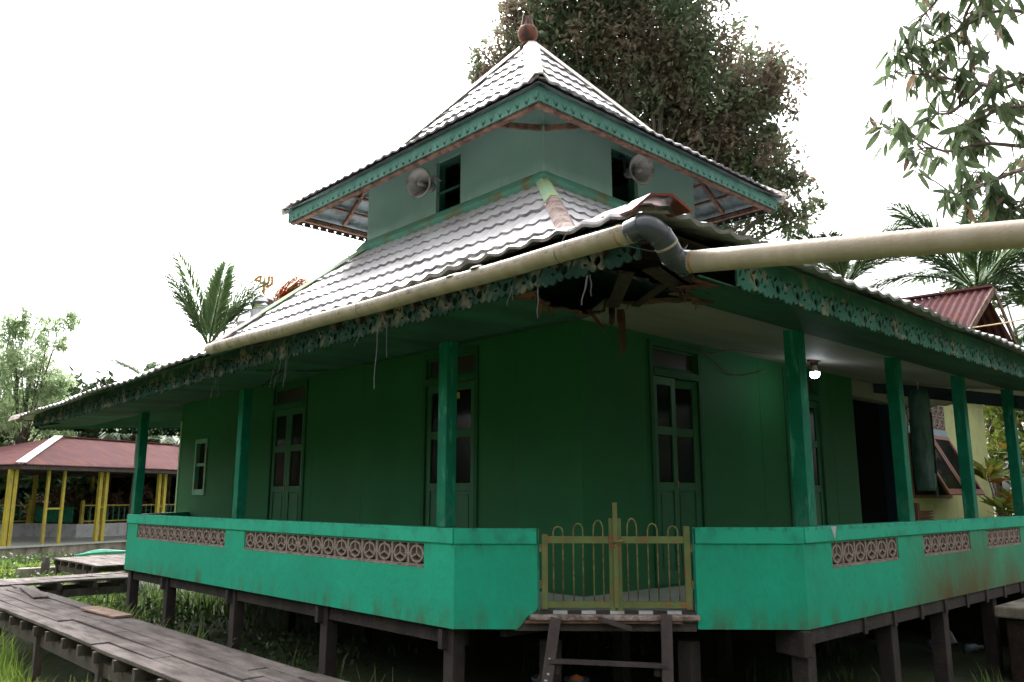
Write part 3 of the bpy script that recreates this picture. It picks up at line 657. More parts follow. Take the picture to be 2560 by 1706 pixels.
# tower walls with openings, flashing at the foot
tz0, tz1 = 3.55, 5.35
tT = lambda u, o, z: (tx0-o, u, z); tTR = lambda u, o, z: (u, ty0-o, z)
opL, opR = (8.57, 9.13, 4.03, 4.90), (8.42, 9.00, 4.06, 4.86)
mb = MB(tT); wall_open(mb, ty0, ty1, tz0, tz1, -.06, 0, [opL]); mb.build('tower_wall', 'tower', mosque)
mb = MB(tTR); wall_open(mb, tx0+.06, tx1, tz0, tz1, -.06, 0, [opR]); mb.build('tower_wall', 'tower', mosque)
mb = MB(); mb.box((tx1-.06, ty0+.06, tz0), (tx1, ty1, tz1)); mb.box((tx0+.06, ty1-.06, tz0), (tx1-.06, ty1, tz1)); mb.build('tower_wall', 'tower', mosque)
MB().box((tx0+.06, ty0+.06, 3.6), (tx1-.06, ty1-.06, 3.66)).build('tower_floor', 'rafter', mosque)
MB().box((tx0+.06, ty0+.06, 5.20), (tx1-.06, ty1-.06, 5.24)).build('tower_ceiling', 'rafter', mosque)
MB().box((tx0-.028, ty0-.028, 4.02), (tx0+.0, ty0+.0, 4.70)).build('corner_trim', 'tower', mosque)
for tf, (a, b, c, d) in ((tT, opL), (tTR, opR)):
    f = MB(tf); f.box((a-.0, -.16, c), (a+.05, -.058, d)); f.box((b-.012, -.16, c), (b, -.058, d)); f.box((a+.05, -.16, d-.05), (b-.012, -.058, d)); (f.box((a+.05, -.05, c+.36), (b, -.02, c+.39)) if a > 8.5 else None); f.build('opening_frame', 'opening', mosque)
for tf, a, b in ((tT, ty0-.02, ty1+.1), (tTR, tx0-.02, tx1+.1)):
    f = MB(tf); f.prism([], 0, 0) if 0 else None
    i = [f.pt(p) for p in ((a, .004, 4.10), (b, .004, 4.10), (b+.1, .10, 3.965), (a-.1, .10, 3.965), (a, .004, 3.9), (b, .004, 3.9))]
    f.f += [[i[0], i[1], i[2], i[3]], [i[3], i[2], i[5], i[4]]]; f.build('flashing', 'towertrim', mosque, solid=.006)

# upper eave: fascia boards with cut tulips, brown wall-plate under it, outriggers and purlins
def seg(px, py, ax, ay, bx, by):
    dx, dy = bx-ax, by-ay; t = max(0, min(1, ((px-ax)*dx+(py-ay)*dy)/(dx*dx+dy*dy))); return math.hypot(px-ax-dx*t, py-ay-dy*t)
def ftul(s, v):                          # v: metres from the bottom edge
    p = .150; x = (s % p)-p/2
    e = .012*abs(math.cos(math.pi*s/(p/3))) ; f = v-e*.8
    h = min(seg(x, v, 0, .020, -.024, .050)-.0062, seg(x, v, -.024, .050, -.036, .088)-.005, seg(x, v, 0, .020, .024, .050)-.0062, seg(x, v, .024, .05, .036, .088)-.005, seg(x, v, 0, .022, 0, .060)-.0085)
    x2 = (s % p)-(p if (s % p) > p/2 else 0); h = min(h, math.hypot(x2, v-.048)-.006)
    return min(f, h, .19-v)
def fascia_u(tf, a, b):
    n = int((b-a)/.0084); m_ = MB(); m_.march(a, b, 0, .18, n, 16, ftul, lambda s, v: tf(s, 0, v)); return m_
FU = .075
fz0 = uz-.235
for tf, a, b, q in ((lambda u, o, v: (U4[0][0]+FU, u, fz0+v), U4[0][1]+FU, U4[3][1]-FU, 1), (lambda u, o, v: (u, U4[0][1]+FU, fz0+v), U4[0][0]+FU, U4[1][0]-FU, 1), (lambda u, o, v: (u, U4[3][1]-FU, fz0+v), U4[0][0]+FU, U4[1][0]-FU, 1), (lambda u, o, v: (U4[1][0]-FU, u, fz0+v), U4[0][1]+FU, U4[3][1]-FU, 1)):
    fascia_u(tf, a, b).build('fascia', 'fascia', mosque, solid=.016, recalc=False)
def backboard(tf, a, b): fascia_u(tf, a, b).build('fascia_back', 'rot', mosque, solid=.008, recalc=False)
backboard(lambda u, o, v: (u, U4[3][1]-FU-.013, fz0+v), U4[0][0]+FU, U4[1][0]-FU); backboard(lambda u, o, v: (U4[1][0]-FU-.013, u, fz0+v), U4[0][1]+FU, U4[3][1]-FU)
X0, X1, Y0, Y1 = U4[0][0]+.10, U4[1][0]-.10, U4[0][1]+.10, U4[3][1]-.10
mb = MB(); h0, h1 = fz0-.028, fz0+.03
mb.box((X0, Y0, h0), (X0+.07, Y1, h1)); mb.box((X1-.07, Y0, h0+.10), (X1, Y1, h1+.10)); mb.box((X0+.07, Y0, h0), (X1-.07, Y0+.07, h1)); mb.box((X0+.07, Y1-.07, h0+.10), (X1-.07, Y1, h1+.10)); mb.build('wall_plate', 'rafter', mosque)
def rb(m, *a): MB().bar(*a).build('rafter', m, mosque)
for y in (ty0+.03, 7.9, 8.4, 9.4, 10.2, ty1-.03):
    rb('rafter', (X0+.07, y, fz0+.17 if y != ty0+.03 else fz0+.06), (tx0, y, fz0+.74 if y != ty0+.03 else fz0+.29), .05, .07); rb('rafter', (X1-.07, y, fz0+.17), (tx1, y, fz0+.74), .05, .07)
for x in (tx0+.03, 7.9, 8.8, 9.7, tx1-.03):
    rb('rafter', (x, Y0+.07, fz0+.17 if x > tx0+.1 else fz0+.06), (x, ty0, fz0+.74 if x > tx0+.1 else fz0+.29), .05, .07); rb('rafter', (x, Y1-.07, fz0+.17), (x, ty1, fz0+.74), .05, .07)
for (a, b) in (((X0, Y0), (tx0, ty0)), ((X1, Y0), (tx1, ty0)), ((X0, Y1), (tx0, ty1)), ((X1, Y1), (tx1, ty1))): rb('rafter', (*a, fz0+.14), (*b, fz0+.70), .06, .09)

mb = MB()
for t, z in ((.33, .25), (.66, .43)):
    for p, q in (((X0, Y0), (X0, Y1)), ((X1, Y0), (X1, Y1)), ((X0, Y0), (X1, Y0)), ((X0, Y1), (X1, Y1))):
        sh = lambda c: (c[0]+((tx0-X0) if c[0] == X0 else (tx1-X1))*t, c[1]+((ty0-Y0) if c[1] == Y0 else (ty1-Y1))*t, fz0+z+.09)
        mb.bar(sh(p), sh(q), .06, .035)
mb.build('purlin', 'rafter', mosque)

# lower eave: soffits, pierced fascia
SX, SY = 3.55, 2.62
def sz_left(x, y):
    z = 1.315+(1.655-1.315)*(x-4.37)/(WX-4.37) if x > 4.37 else 1.295+(1.315-1.295)*(x-SX)/(4.37-SX)
    return z-.14*max(0, min(1, (y-5)/10))*max(0, min(1, (WX-x)/1.6))
def sz_right(x, y):
    return 1.39+(1.66-1.39)*(y-3.30)/(WY-3.30) if y > 3.30 else 1.275+(1.39-1.275)*(y-SY)/(3.30-SY)
def hipd(x, y): return (y-WY)*(WX-SX)-(x-WX)*(WY-SY)         # >0 : left-face side
def jag(x, y): return .05*math.sin(x*17+y*9)+.035*math.sin(x*41-y*23)+.02*math.sin(x*87+y*61)
HP = [(3.70, 3.70), (3.95, 3.86), (4.30, 3.84), (4.62, 3.93), (4.88, 3.86), (4.74, 3.50), (4.84, 3.20), (4.55, 3.17), (4.36, 3.02), (4.16, 2.72), (3.9, 2.6), (3.4, 2.4), (3.4, 3.5)]
def psd(P, x, y):
    d = 9; ins_ = False; n = len(P)
    for k in range(n):
        (ax, ay), (bx, by) = P[k], P[(k+1) % n]; d = min(d, seg(x, y, ax, ay, bx, by))
        if (ay > y) != (by > y) and x < (bx-ax)*(y-ay)/(by-ay)+ax: ins_ = not ins_
    return -d if ins_ else d
def hole(x, y): return 1 if x > 5.4 or y > 4.5 else psd(HP, x, y)-.45*jag(x, y)
def hole2(x, y):
    c, s_ = .87, -.5; dx, dy = x-4.25, y-7.42; a = dx*c+dy*s_; b = -dx*s_+dy*c
    return max(abs(a)/.50-1, abs(b)/.05-1)*.08-.6*jag(x, y)
mb = MB(); mb.march(SX, WX, 2.5, 15.3, 60, 330, lambda x, y: min(hipd(x, y)*.4+.001, hole(x, y), hole2(x, y)), lambda x, y: (x, y, sz_left(x, y))); mb.build('soffit', 'soffit', mosque, solid=.01, recalc=False)
mb = MB(); mb.march(SX, 12.2, SY, 3.30, 260, 26, lambda x, y: min(-hipd(x, y)*.4+.001, hole(x, y)), lambda x, y: (x, y, sz_right(x, y))); mb.build('soffit', 'soffit', mosque, solid=.01, recalc=False)
mb = MB(); mb.march(3.9, 12.2, 3.30, WY, 260, 50, lambda x, y: min(-hipd(x, y)*.4+.001, hole(x, y)), lambda x, y: (x, y, sz_right(x, y))); mb.build('verandah_ceiling', 'ceil', mosque, solid=.01, recalc=False)
mb = MB(); i = [mb.pt(p) for p in ((SX, 15.3, 1.10), (WX, 15.3, 1.24), (12, 15.3, 1.24), (12, 14.5, 1.6), (WX, 14.5, 1.6), (SX, 14.5, 1.12))]; mb.f += [[0, 1, 4, 5], [1, 2, 3, 4]]; mb.build('soffit', 'soffit', mosque, solid=.01)
mb = MB(); mb.bar((12.22, WY+.3, 1.66), (12.22, SY, 1.10), .05, .17); mb.build('end_beam', 'navy', mosque)
mb = MB(); mb.bar((12.25, WY+.2, 1.60), (14.1, SY+2.0, 1.60), .05, .12); mb.build('end_beam', 'navy', mosque)
mb = MB(); mb.march(SX+.01, 5.5, 2.66, 4.5, 100, 90, lambda x, y: min(.05+.9*jag(x*.35, y*.35)-hole(x, y), hole(x, y)+.03), lambda x, y: (x, y, (sz_left(x, y) if hipd(x, y) > 0 else sz_right(x, y))-.013)); mb.build('torn_layer', 'splint', mosque, solid=.006, recalc=False)
# dark rafters and decking above the break
for k in range(9):
    y = 2.95+.36*k; xh = min(5.2, 3.3+(y-2.42)*.84-.06); rb('rot', (3.46, y, 1.40), (xh, y, 1.40+(xh-3.46)*.40), .05, .08)
for k in range(8):
    x = 3.9+.4*k; yh = min(4.7, 2.42+(x-3.3)*1.19-.06); rb('rot', (x, 2.66, 1.43), (x, yh, 1.43+(yh-2.66)*.33), .05, .08)
rb('rot', (3.50, 2.66, 1.43), (5.3, 4.80, 2.17), .08, .10)

mb = MB(); i = [mb.pt(p) for p in ((3.46, 2.60, 1.455), (7.4, 2.60, 1.455), (7.4, 4.86, 2.25), (5.34, 4.84, 2.24), (5.34, 7.4, 2.20), (3.46, 7.4, 1.40))]; mb.f += [[0, 1, 2, 3], [0, 3, 4, 5]]; mb.build('roof_decking', 'rot', mosque, solid=.012, recalc=False)
def splinter(p, q, w0, t, m='splint', n='broken_board', bend=.04, rag=True):
    p, q = Vector(p), Vector(q); mb = MB(); N = 6; d = (q-p); s = d.cross(Vector((s2, s2, 0))).normalized(); rows = []
    for k in range(N+1):
        f = k/N; c = p+d*f+Vector((-s2, -s2, 0))*bend*math.sin(f*3); ww = w0*(1-.25*f)*(1+.09*math.sin(k*2.1+p.x*9)) if k < N else w0*.22
        rows.append((c-s*ww/2, c+s*ww/2))
    bk = Vector((s2, s2, 0))*t
    I = [[mb.pt(a), mb.pt(b), mb.pt(b+bk), mb.pt(a+bk)] for a, b in rows]
    for k in range(N):
        for j in range(4): mb.f.append([I[k][j], I[k][(j+1) % 4], I[k+1][(j+1) % 4], I[k+1][j]])
    mb.f += [I[0][::-1], I[-1]]
    return mb.build(n, m, mosque)
splinter((4.75, 3.84, 1.40), (4.74, 3.82, 1.045), .062, .008)
splinter((4.66, 3.85, 1.40), (4.65, 3.85, 1.26), .05, .008, 'rot')
splinter((4.38, 3.84, 1.34), (4.47, 3.76, 1.16), .028, .006)
for p, q, w_ in (((3.72, 2.95, 1.31), (4.55, 3.75, 1.37), .09), ((3.75, 2.80, 1.31), (4.7, 3.15, 1.36), .10), ((4.0, 2.74, 1.31), (4.6, 2.92, 1.33), .07), ((4.3, 3.1, 1.37), (4.75, 3.7, 1.40), .06)):
    mb = MB(); mb.bar(p, q, w_, .012, (0.2, .1, 1)); mb.build('broken_board', 'rot', mosque)
for k in range(12):
    a_, b_ = HP[k % 10], HP[k % 10+1]; r = rnd.uniform(0, 1); cx_ = a_[0]+(b_[0]-a_[0])*r; cy_ = a_[1]+(b_[1]-a_[1])*r
    if cx_ < SX or cy_ < SY: continue
    z = (sz_left if hipd(cx_, cy_) > 0 else sz_right)(cx_, cy_); ln = rnd.uniform(.05, .16)
    MB().bar((cx_, cy_, z), (cx_+rnd.uniform(-.08, .08), cy_+rnd.uniform(-.08, .08), z-ln*.6), .03, .006, t1=.2).build('broken_board', 'splint', mosque)
mb = MB(); mb.bar((3.85, 7.62, 1.27), (4.75, 7.10, 1.37), .13, .012, t0=.7, t1=.3); mb.bar((3.95, 7.6, 1.28), (3.80, 7.75, 1.10), .07, .008, t1=.3); mb.bar((4.0, 7.62, 1.29), (3.93, 7.66, 1.17), .03, .008, t1=.3); mb.build('broken_board', 'rot', mosque)
# pierced fascia
LH = .245
def flace(s, v):                        # v metres from bottom
    p = .262; x = (s % p)-p/2; t = s/p
    e = .030*(1-abs(math.sin(math.pi*s/(p/4)))**.7)+.022*abs(math.sin(math.pi*s/p))
    f = v-e
    def ell(cx, cy, rx, ry, an):
        c_, s_ = math.cos(an), math.sin(an); dx, dy = x-cx, v-cy
        if dx > p/2: dx -= p
        if dx < -p/2: dx += p
        a, b = (dx*c_+dy*s_)/rx, (-dx*s_+dy*c_)/ry; return (math.hypot(a, b)-1)*min(rx, ry)
    h = min(ell(0, .083, .026, .030, .5), ell(.062, .108, .034, .0095, 1.0), ell(-.062, .108, .034, .0095, 2.1), ell(.095, .075, .020, .009, .3), ell(-.030, .148, .030, .010, .6), ell(.045, .165, .026, .009, 2.4), ell(.128, .140, .018, .013, 1.2), ell(-.098, .150, .018, .008, .2))
    return min(f, h, LH+.01-v)
def zf_left(y): return 1.295-.155*max(0, min(1, (y-3)/11))
def lace(a, b, mp): 
    m_ = MB(); n = int((b-a)/.0105); m_.march(a, b, 0, LH, n, 22, flace, mp); return m_
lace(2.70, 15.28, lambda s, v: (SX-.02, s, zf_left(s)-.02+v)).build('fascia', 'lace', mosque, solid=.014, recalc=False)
lace(4.35, 14.1, lambda s, v: (s, SY-.02, 1.252+v)).build('fascia', 'laceright', mosque, solid=.014, recalc=False)
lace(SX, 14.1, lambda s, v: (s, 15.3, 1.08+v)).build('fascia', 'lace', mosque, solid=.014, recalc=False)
# batten between fascia and tiles
mb = MB(); mb.bar((SX+.02, 2.72, 1.535), (SX+.02, 15.28, 1.37), .04, .05); mb.bar((4.3, SY+.02, 1.51), (14.1, SY+.02, 1.51), .04, .05); mb.build('eave_batten', 'fascia', mosque)
# dark recess beyond the end of the right wall
mb = MB(); mb.box((11.402, 5.30, FZ), (11.50, 5.36, 1.9)); mb.box((12.98, 5.22, FZ-.2), (13.12, 5.38, 1.62)); mb.box((11.5, 5.3, 1.42), (12.98, 5.36, 1.62)); mb.build('passage_frame', 'navy', mosque)
mb = MB(); mb.box((11.402, 7.5, GZ), (13.1, 7.55, 2.0)); mb.box((11.402, 5.4, 1.65), (13.1, 7.5, 1.70)); mb.box((13.02, 5.4, GZ), (13.08, 7.5, 1.64)); mb.build('passage_wall', 'dark', mosque)
MB().box((11.402, 5.10, 1.42), (13.0, 5.29, 1.66)).build('passage_lintel', 'ceil', mosque)

# ------------------------------------------------------------------ gutter pipe along the eave, elbow, down pipe
gp = thing('gutter_pipe', (3.15, 2.48, 1.31), 'cream plastic pipe gutter tied under the front eave, with grey elbows and long outlet pipe', 'gutter')
ga, gb = Vector((3.15, 2.45, 1.314)), Vector((3.13, 7.45, 1.375))
gpts = [ga+(gb-ga)*(k/24)+Vector((0, 0, -.012*math.sin(k/24*math.pi)+.003*math.sin(k))) for k in range(25)]
MB().tube(gpts, .056, 18, arc=(R(-215), R(62))).build('gutter', 'pvc', gp, smooth=True, solid=.005, recalc=False)
MB().lathe([(.0, 0), (.056, 0), (.056, .012), (0, .012)], gpts[-1], (0, 1, 0)).build('end_cap', 'pvc', gp)
el = [(3.15, 2.475, 1.315), (3.15, 2.44, 1.320), (3.152, 2.40, 1.325), (3.168, 2.362, 1.315), (3.20, 2.335, 1.285), (3.235, 2.325, 1.25), (3.27, 2.325, 1.215), (3.305, 2.325, 1.185), (3.345, 2.31, 1.168), (3.372, 2.27, 1.160)]
def smoothpts(p, n=4):
    p = [Vector(q) for q in p]; o = []
    for i in range(len(p)-1):
        a, b, c, d = p[max(i-1, 0)], p[i], p[i+1], p[min(i+2, len(p)-1)]
        for j in range(n):
            t = j/n; o.append(.5*((2*b)+(c-a)*t+(2*a-5*b+4*c-d)*t*t+(3*b-3*c+d-a)*t**3))
    return o+[p[-1]]
MB().tube(smoothpts(el), .0605, 20).build('elbow', 'greypvc', gp, smooth=True)
for k in (1, 2): pass
es = smoothpts(el)
for k in (7, 17, 27): MB().tube([es[k], es[k+1]], .0640, 20).build('elbow_collar', 'greypvc', gp, smooth=False)
MB().tube([es[21], es[22]], .0620, 20).build('joint_band', 'pvc', gp)
pa, pb = Vector((3.362, 2.30, 1.162)), Vector((3.75, -.9, .79))
MB().tube([pa+(pb-pa)*(k/10)+Vector((0, 0, .012*math.sin(k/10*math.pi))) for k in range(11)], .0565, 20).build('outlet_pipe', 'pvc', gp, smooth=True)
MB().tube([pa+(pb-pa)*.014, pa+(pb-pa)*.018], .0570, 20).build('rust_band', 'rustband', gp); MB().tube([Vector((3.15, 2.525, 1.311)), Vector((3.15, 2.535, 1.311))], .0590, 20).build('rust_band', 'rustband', gp)
def ring(c, r, ax): 
    ax = Vector(ax).normalized(); a = ax.cross(Vector((0, 0, 1))).normalized(); b = ax.cross(a); return [Vector(c)+a*(r*math.cos(t*.42))+b*(r*math.sin(t*.42)) for t in range(16)]
mb = MB(); mb.tube(ring((3.15, 2.95, 1.312), .060, (0, 1, 0)), .002, 4); mb.tube(ring((3.14, 4.9, 1.33), .059, (0, 1, 0)), .002, 4); mb.tube(ring((3.14, 6.6, 1.36), .059, (0, 1, 0)), .002, 4)
mb.tube([(3.15, 2.95, 1.37), (3.22, 2.96, 1.46), (3.3, 2.97, 1.50)], .0022, 4)
for dz in (0, .012): mb.tube(ring((3.355, 2.30+dz, 1.163), .070, (.1, 1, .1)), .0018, 4)
mb.tube([(3.10, 2.5, 1.25), (3.12, 2.42, 1.215), (3.17, 2.36, 1.195), (3.24, 2.28, 1.19), (3.30, 2.25, 1.21), (3.34, 2.26, 1.24)], .0018, 4); mb.build('tie_wire', 'greystrap', gp, recalc=False)
mb = MB(); mb.lathe([(0.0, 0), (.03, .004), (.045, .012), (.02, .02), (0, .018)], (3.115, 3.62, 1.353), (-.4, 0, 1), 9); mb.lathe([(0.0, 0), (.05, .004), (.03, .012), (0, .012)], (3.12, 3.85, 1.357), (-.4, 0, 1), 9); mb.build('moss', 'lf_mid', gp)

# tattered straps hanging from the pierced fascia
def straps(x, y, z, items, label):
    t = thing('tattered_strap', (x, y, z), label, 'strap', 'tattered straps hanging from the eave')
    for (dy, ln, wd, m, lean) in items:
        mb = MB(); rows = []
        for k in range(7):
            f = k/6; c = Vector((.004*math.sin(k+dy*30), dy+lean*f+.003*math.sin(k*1.7), -ln*f)); s = Vector((.35, .9, 0)).normalized(); ww = wd*(1-.3*f)
            rows.append((mb.pt(c-s*ww/2), mb.pt(c+s*ww/2)))
        for k in range(6): mb.f.append([rows[k][0], rows[k][1], rows[k+1][1], rows[k+1][0]])
        mb.build('strip', m, t, solid=.003, recalc=False, world=False)
    return t
straps(3.49, 3.70, 1.33, [(0, .12, .014, 'greystrap', .05), (.01, .10, .010, 'greystrap', -.02)], 'short pale split strap near the mossy part of the gutter')
straps(3.49, 3.47, 1.27, [(0, .19, .018, 'greystrap', .0)], 'single dark grey strap hanging straight just left of the broken soffit')
straps(3.49, 3.06, 1.27, [(0, .17, .022, 'greystrap', .05), (-.02, .13, .018, 'black', -.01)], 'wide frayed strap hanging in front of the broken soffit, nearest the elbow')
straps(3.49, 5.45, 1.31, [(0, .13, .02, 'greystrap', .09), (.02, .11, .012, 'greystrap', .03)], 'short slanting pale strap left of the long thin strap on the eave')
straps(3.49, 5.22, 1.31, [(0, .50, .026, 'greystrap', .02), (-.13, .27, .03, 'black', 0)], 'longest thin grey strap with a black loop beside it, mid eave')
straps(3.49, 6.75, 1.24, [(0, .27, .02, 'greystrap', .12), (.09, .25, .018, 'greystrap', .12), (-.10, .27, .022, 'greystrap', .05), (-.13, .2, .018, 'greystrap', .05)], 'bunch of four frayed straps on the eave above the far folding door')
straps(3.49, 8.12, 1.20, [(0, .20, .028, 'greystrap', .1), (.05, .27, .014, 'greystrap', .1), (-.06, .22, .01, 'black', .0)], 'leftmost frayed strap bundle hanging from the fascia, left of the gutter end')

# horn loudspeakers on the tower
def horn(loc, d, label, brk):
    t = thing('horn_loudspeaker', loc, label, 'loudspeaker', 'horn loudspeakers on the tower'); d = Vector(d).normalized(); q = Vector((0, 0, 0))
    MB().lathe([(.215, .0), (.222, .004), (.215, .012), (.165, -.03+0), (.115, -.10), (.085, -.19), (.075, -.26), (.075, -.33), (.0, -.335)][::1], (0, 0, 0), d, 28).build('bell', 'horn', t, smooth=True, world=False)
    MB().lathe([(.208, .002), (.158, -.035), (.108, -.105), (.06, -.17), (.045, -.20), (0, -.2)], (0, 0, 0), d, 28).build('bell_inside', 'horn', t, smooth=True, world=False, recalc=False)
    MB().lathe([(0.0, .012), (.018, .01), (.026, .0), (.034, -.03), (.040, -.20), (0, -.2)], (0, 0, 0), d, 16).build('inner_horn', 'horn', t, smooth=True, world=False)
    MB().lathe([(0, .0135), (.010, .013), (.010, .0115), (0, .0115)], (0, 0, 0), d, 10).build('driver_hole', 'black', t, world=False)
    MB().lathe([(.2225, -.004), (.2265, .0), (.2225, .006)], (0, 0, 0), d, 28).build('rim', 'black', t, world=False)
    mb = MB(); p = [Vector(b) for b in brk]; mb.bar(p[0], p[1], .035, .012, tuple(d)); mb.bar(p[1], p[2], .035, .012, tuple(d)); mb.build('bracket', 'horn' if loc[0] < 7 else 'black', t, world=False)
    return t
horn((6.62, 8.98, 4.42), (-.95, -.28, -.12), 'horn loudspeaker with rust stained bell on the left face of the tower', [(.24, .02, -.06), (.26, .0, .18), (.44, .05, .16)])
horn((8.74, 6.62, 4.52), (-.22, -.92, -.14), 'grey horn loudspeaker on black bracket in the right face tower opening', [(-.10, .22, -.03), (-.14, .20, .22), (-.12, .32, .24)])

# bulb on the verandah ceiling and its cable
t = thing('light_bulb', (8.95, 4.40, 1.55), 'lit white bulb in a ceiling holder above the right side of the verandah', 'light bulb')
MB().lathe([(0, .012), (.075, .012), (.075, -.012), (.045, -.022), (.038, -.055), (.030, -.058), (0, -.058)], (0, 0, 0), (0, 0, 1)).build('holder', 'splint', t, smooth=False, world=False)
MB().lathe([(0.024, -.055), (.030, -.075), (.036, -.115), (.052, -.135), (0, -.135)], (0, 0, 0), (0, 0, 1)).build('bulb_base', 'white', t, smooth=True, world=False)
mb = MB().lathe([(.052, -.135), (.056, -.155), (.050, -.18), (.034, -.200), (.012, -.208), (0, -.209)], (0, 0, 0), (0, 0, 1))
em = bpy.data.materials.new('bulb glow'); em.use_nodes = True; pb_ = em.node_tree.nodes['Principled BSDF']; pb_.inputs['Emission Color'].default_value = (.86, .92, 1, 1); pb_.inputs['Emission Strength'].default_value = 13; M['glow'] = em
mb.build('bulb', 'glow', t, smooth=True, world=False)
mb = MB(); mb.tube(smoothpts([(7.4, 5.02, 1.60), (7.7, 4.98, 1.56), (8.0, 4.9, 1.625), (8.3, 4.7, 1.60), (8.6, 4.5, 1.573), (8.9, 4.4, 1.555)]), .006, 5); mb.tube(smoothpts([(7.6, 5.03, 1.60), (7.9, 5.03, 1.46), (8.2, 5.02, 1.38), (8.6, 5.02, 1.42), (8.95, 5.02, 1.50)]), .005, 5)
tag(mb.build('electric_cable', 'splint', smooth=True, recalc=False), 'brown loose cable running along the ceiling to the bulb', 'cable')

# slit drum hanging in the verandah
t = thing('slit_drum', (11.42, 4.2, 0.05), 'hollow green log drum hanging upright in the right verandah', 'drum')
mb = MB(); prof_ = [(.0, .0), (.105, .0), (.125, .05), (.135, .4), (.138, .9), (.13, 1.22), (.10, 1.33), (.0, 1.35)]
mb.lathe(prof_, (0, 0, .03), (.03, .0, 1), 22); mb.build('drum_body', 'drum', t, smooth=True, world=False)
MB().box((-.02, -.150, .25), (.012, -.12, 1.05), Matrix.Rotation(R(10), 3, 'Z'), (0, 0, .6)).build('slit', 'dark', t, world=False)
MB().tube([(.04, 0, 1.34), (.04, 0, 1.56)], .01, 6).build('hanging_rope', 'rope', t, world=False)

# ladder at the gate
t = thing('wooden_ladder', tPG(1.2, .3, GZ), 'grey wooden ladder with paint splashes leaning up to the olive gate', 'ladder')
def lad(u, o, z): return tPG(u, o, z)
sa0, sa1 = lad(.80, .05, FZ-.05), lad(.63, .34, GZ-.05); sb0, sb1 = lad(1.655, .05, FZ-.02), lad(1.60, .34, GZ-.05)
MB().bar(sa1, sa0, .085, .035, (s2, s2, 0)).build('stile', 'greywood', t, bevel=.004); MB().bar(sb1, sb0, .085, .035, (s2, s2, 0)).build('stile', 'greywood', t, bevel=.004)
for f, dz in ((.31, .0), (.62, 0), (.88, 0)):
    a = Vector(sa0).lerp(Vector(sa1), f); b = Vector(sb0).lerp(Vector(sb1), f+.03); MB().bar(a+Vector((0, 0, .02)), b+Vector((0, 0, -.0)), .07, .026).build('rung', 'greywood', t)
    d = (b-a).normalized(); MB().bar(a+d*.05+Vector((.02, .02, -.08)), a+d*.05+Vector((.02, .02, .0)), .05, .03).build('cleat', 'greywood', t); MB().bar(b-d*.07+Vector((.02, .02, -.08)), b-d*.07+Vector((.02, .02, -.015)), .05, .03).build('cleat', 'greywood', t)
mb = MB(); da = (Vector(sa1)-Vector(sa0))
for k in range(9):
    f = .28+.07*k+rnd.uniform(-.02, .02); c = Vector(sa0)+da*f+Vector((-s2, -s2, 0))*.0195+Vector((s2, -s2, 0))*rnd.uniform(-.025, .03); r_ = rnd.uniform(.004, .010)
    mb.bar(c, c+Vector((rnd.uniform(-.004, .004), 0, -rnd.uniform(.01, .05))), r_*2.6, .002, (s2, s2, 0))
mb.build('paint_splash', 'white', t)
# pots below the ladder
def pot(x, y, z, r, m, label, cat='pot', rim=True):
    t = thing('flower_pot', (x, y, z), label, cat, 'pots and jars at the ladder foot')
    MB().lathe([(0, 0), (r*.7, 0), (r, r*1.6), (r*1.08, r*1.62), (r*1.08, r*1.8), (r*.9, r*1.8), (r*.85, r*1.5), (0, r*1.45)], (0, 0, 0)).build('pot_body', m, t, smooth=True, world=False)
    MB().lathe([(0, r*1.40), (r*.84, r*1.46), (r*.5, r*1.95), (0, r*2.1)], (0, 0, 0), seg=14).build('lid', 'terracotta', t, smooth=True, world=False)
    return t
zb = -1.67
mb = MB(); mb.box((4.98, 4.75, GZ-.1), (5.75, 5.15, zb), Matrix.Rotation(R(-45), 3, 'Z')); tag(mb.build('wooden_bench', 'greywood'), 'low dark plank bench under the gate behind the ladder', 'bench')
pot(5.12, 5.02, zb, .115, 'bluegrey', 'blue grey jar with rounded orange lid beside the left ladder stile')
pot(5.36, 4.90, zb, .10, 'bluegrey', 'smaller blue grey jar with orange lid, right of the larger one')

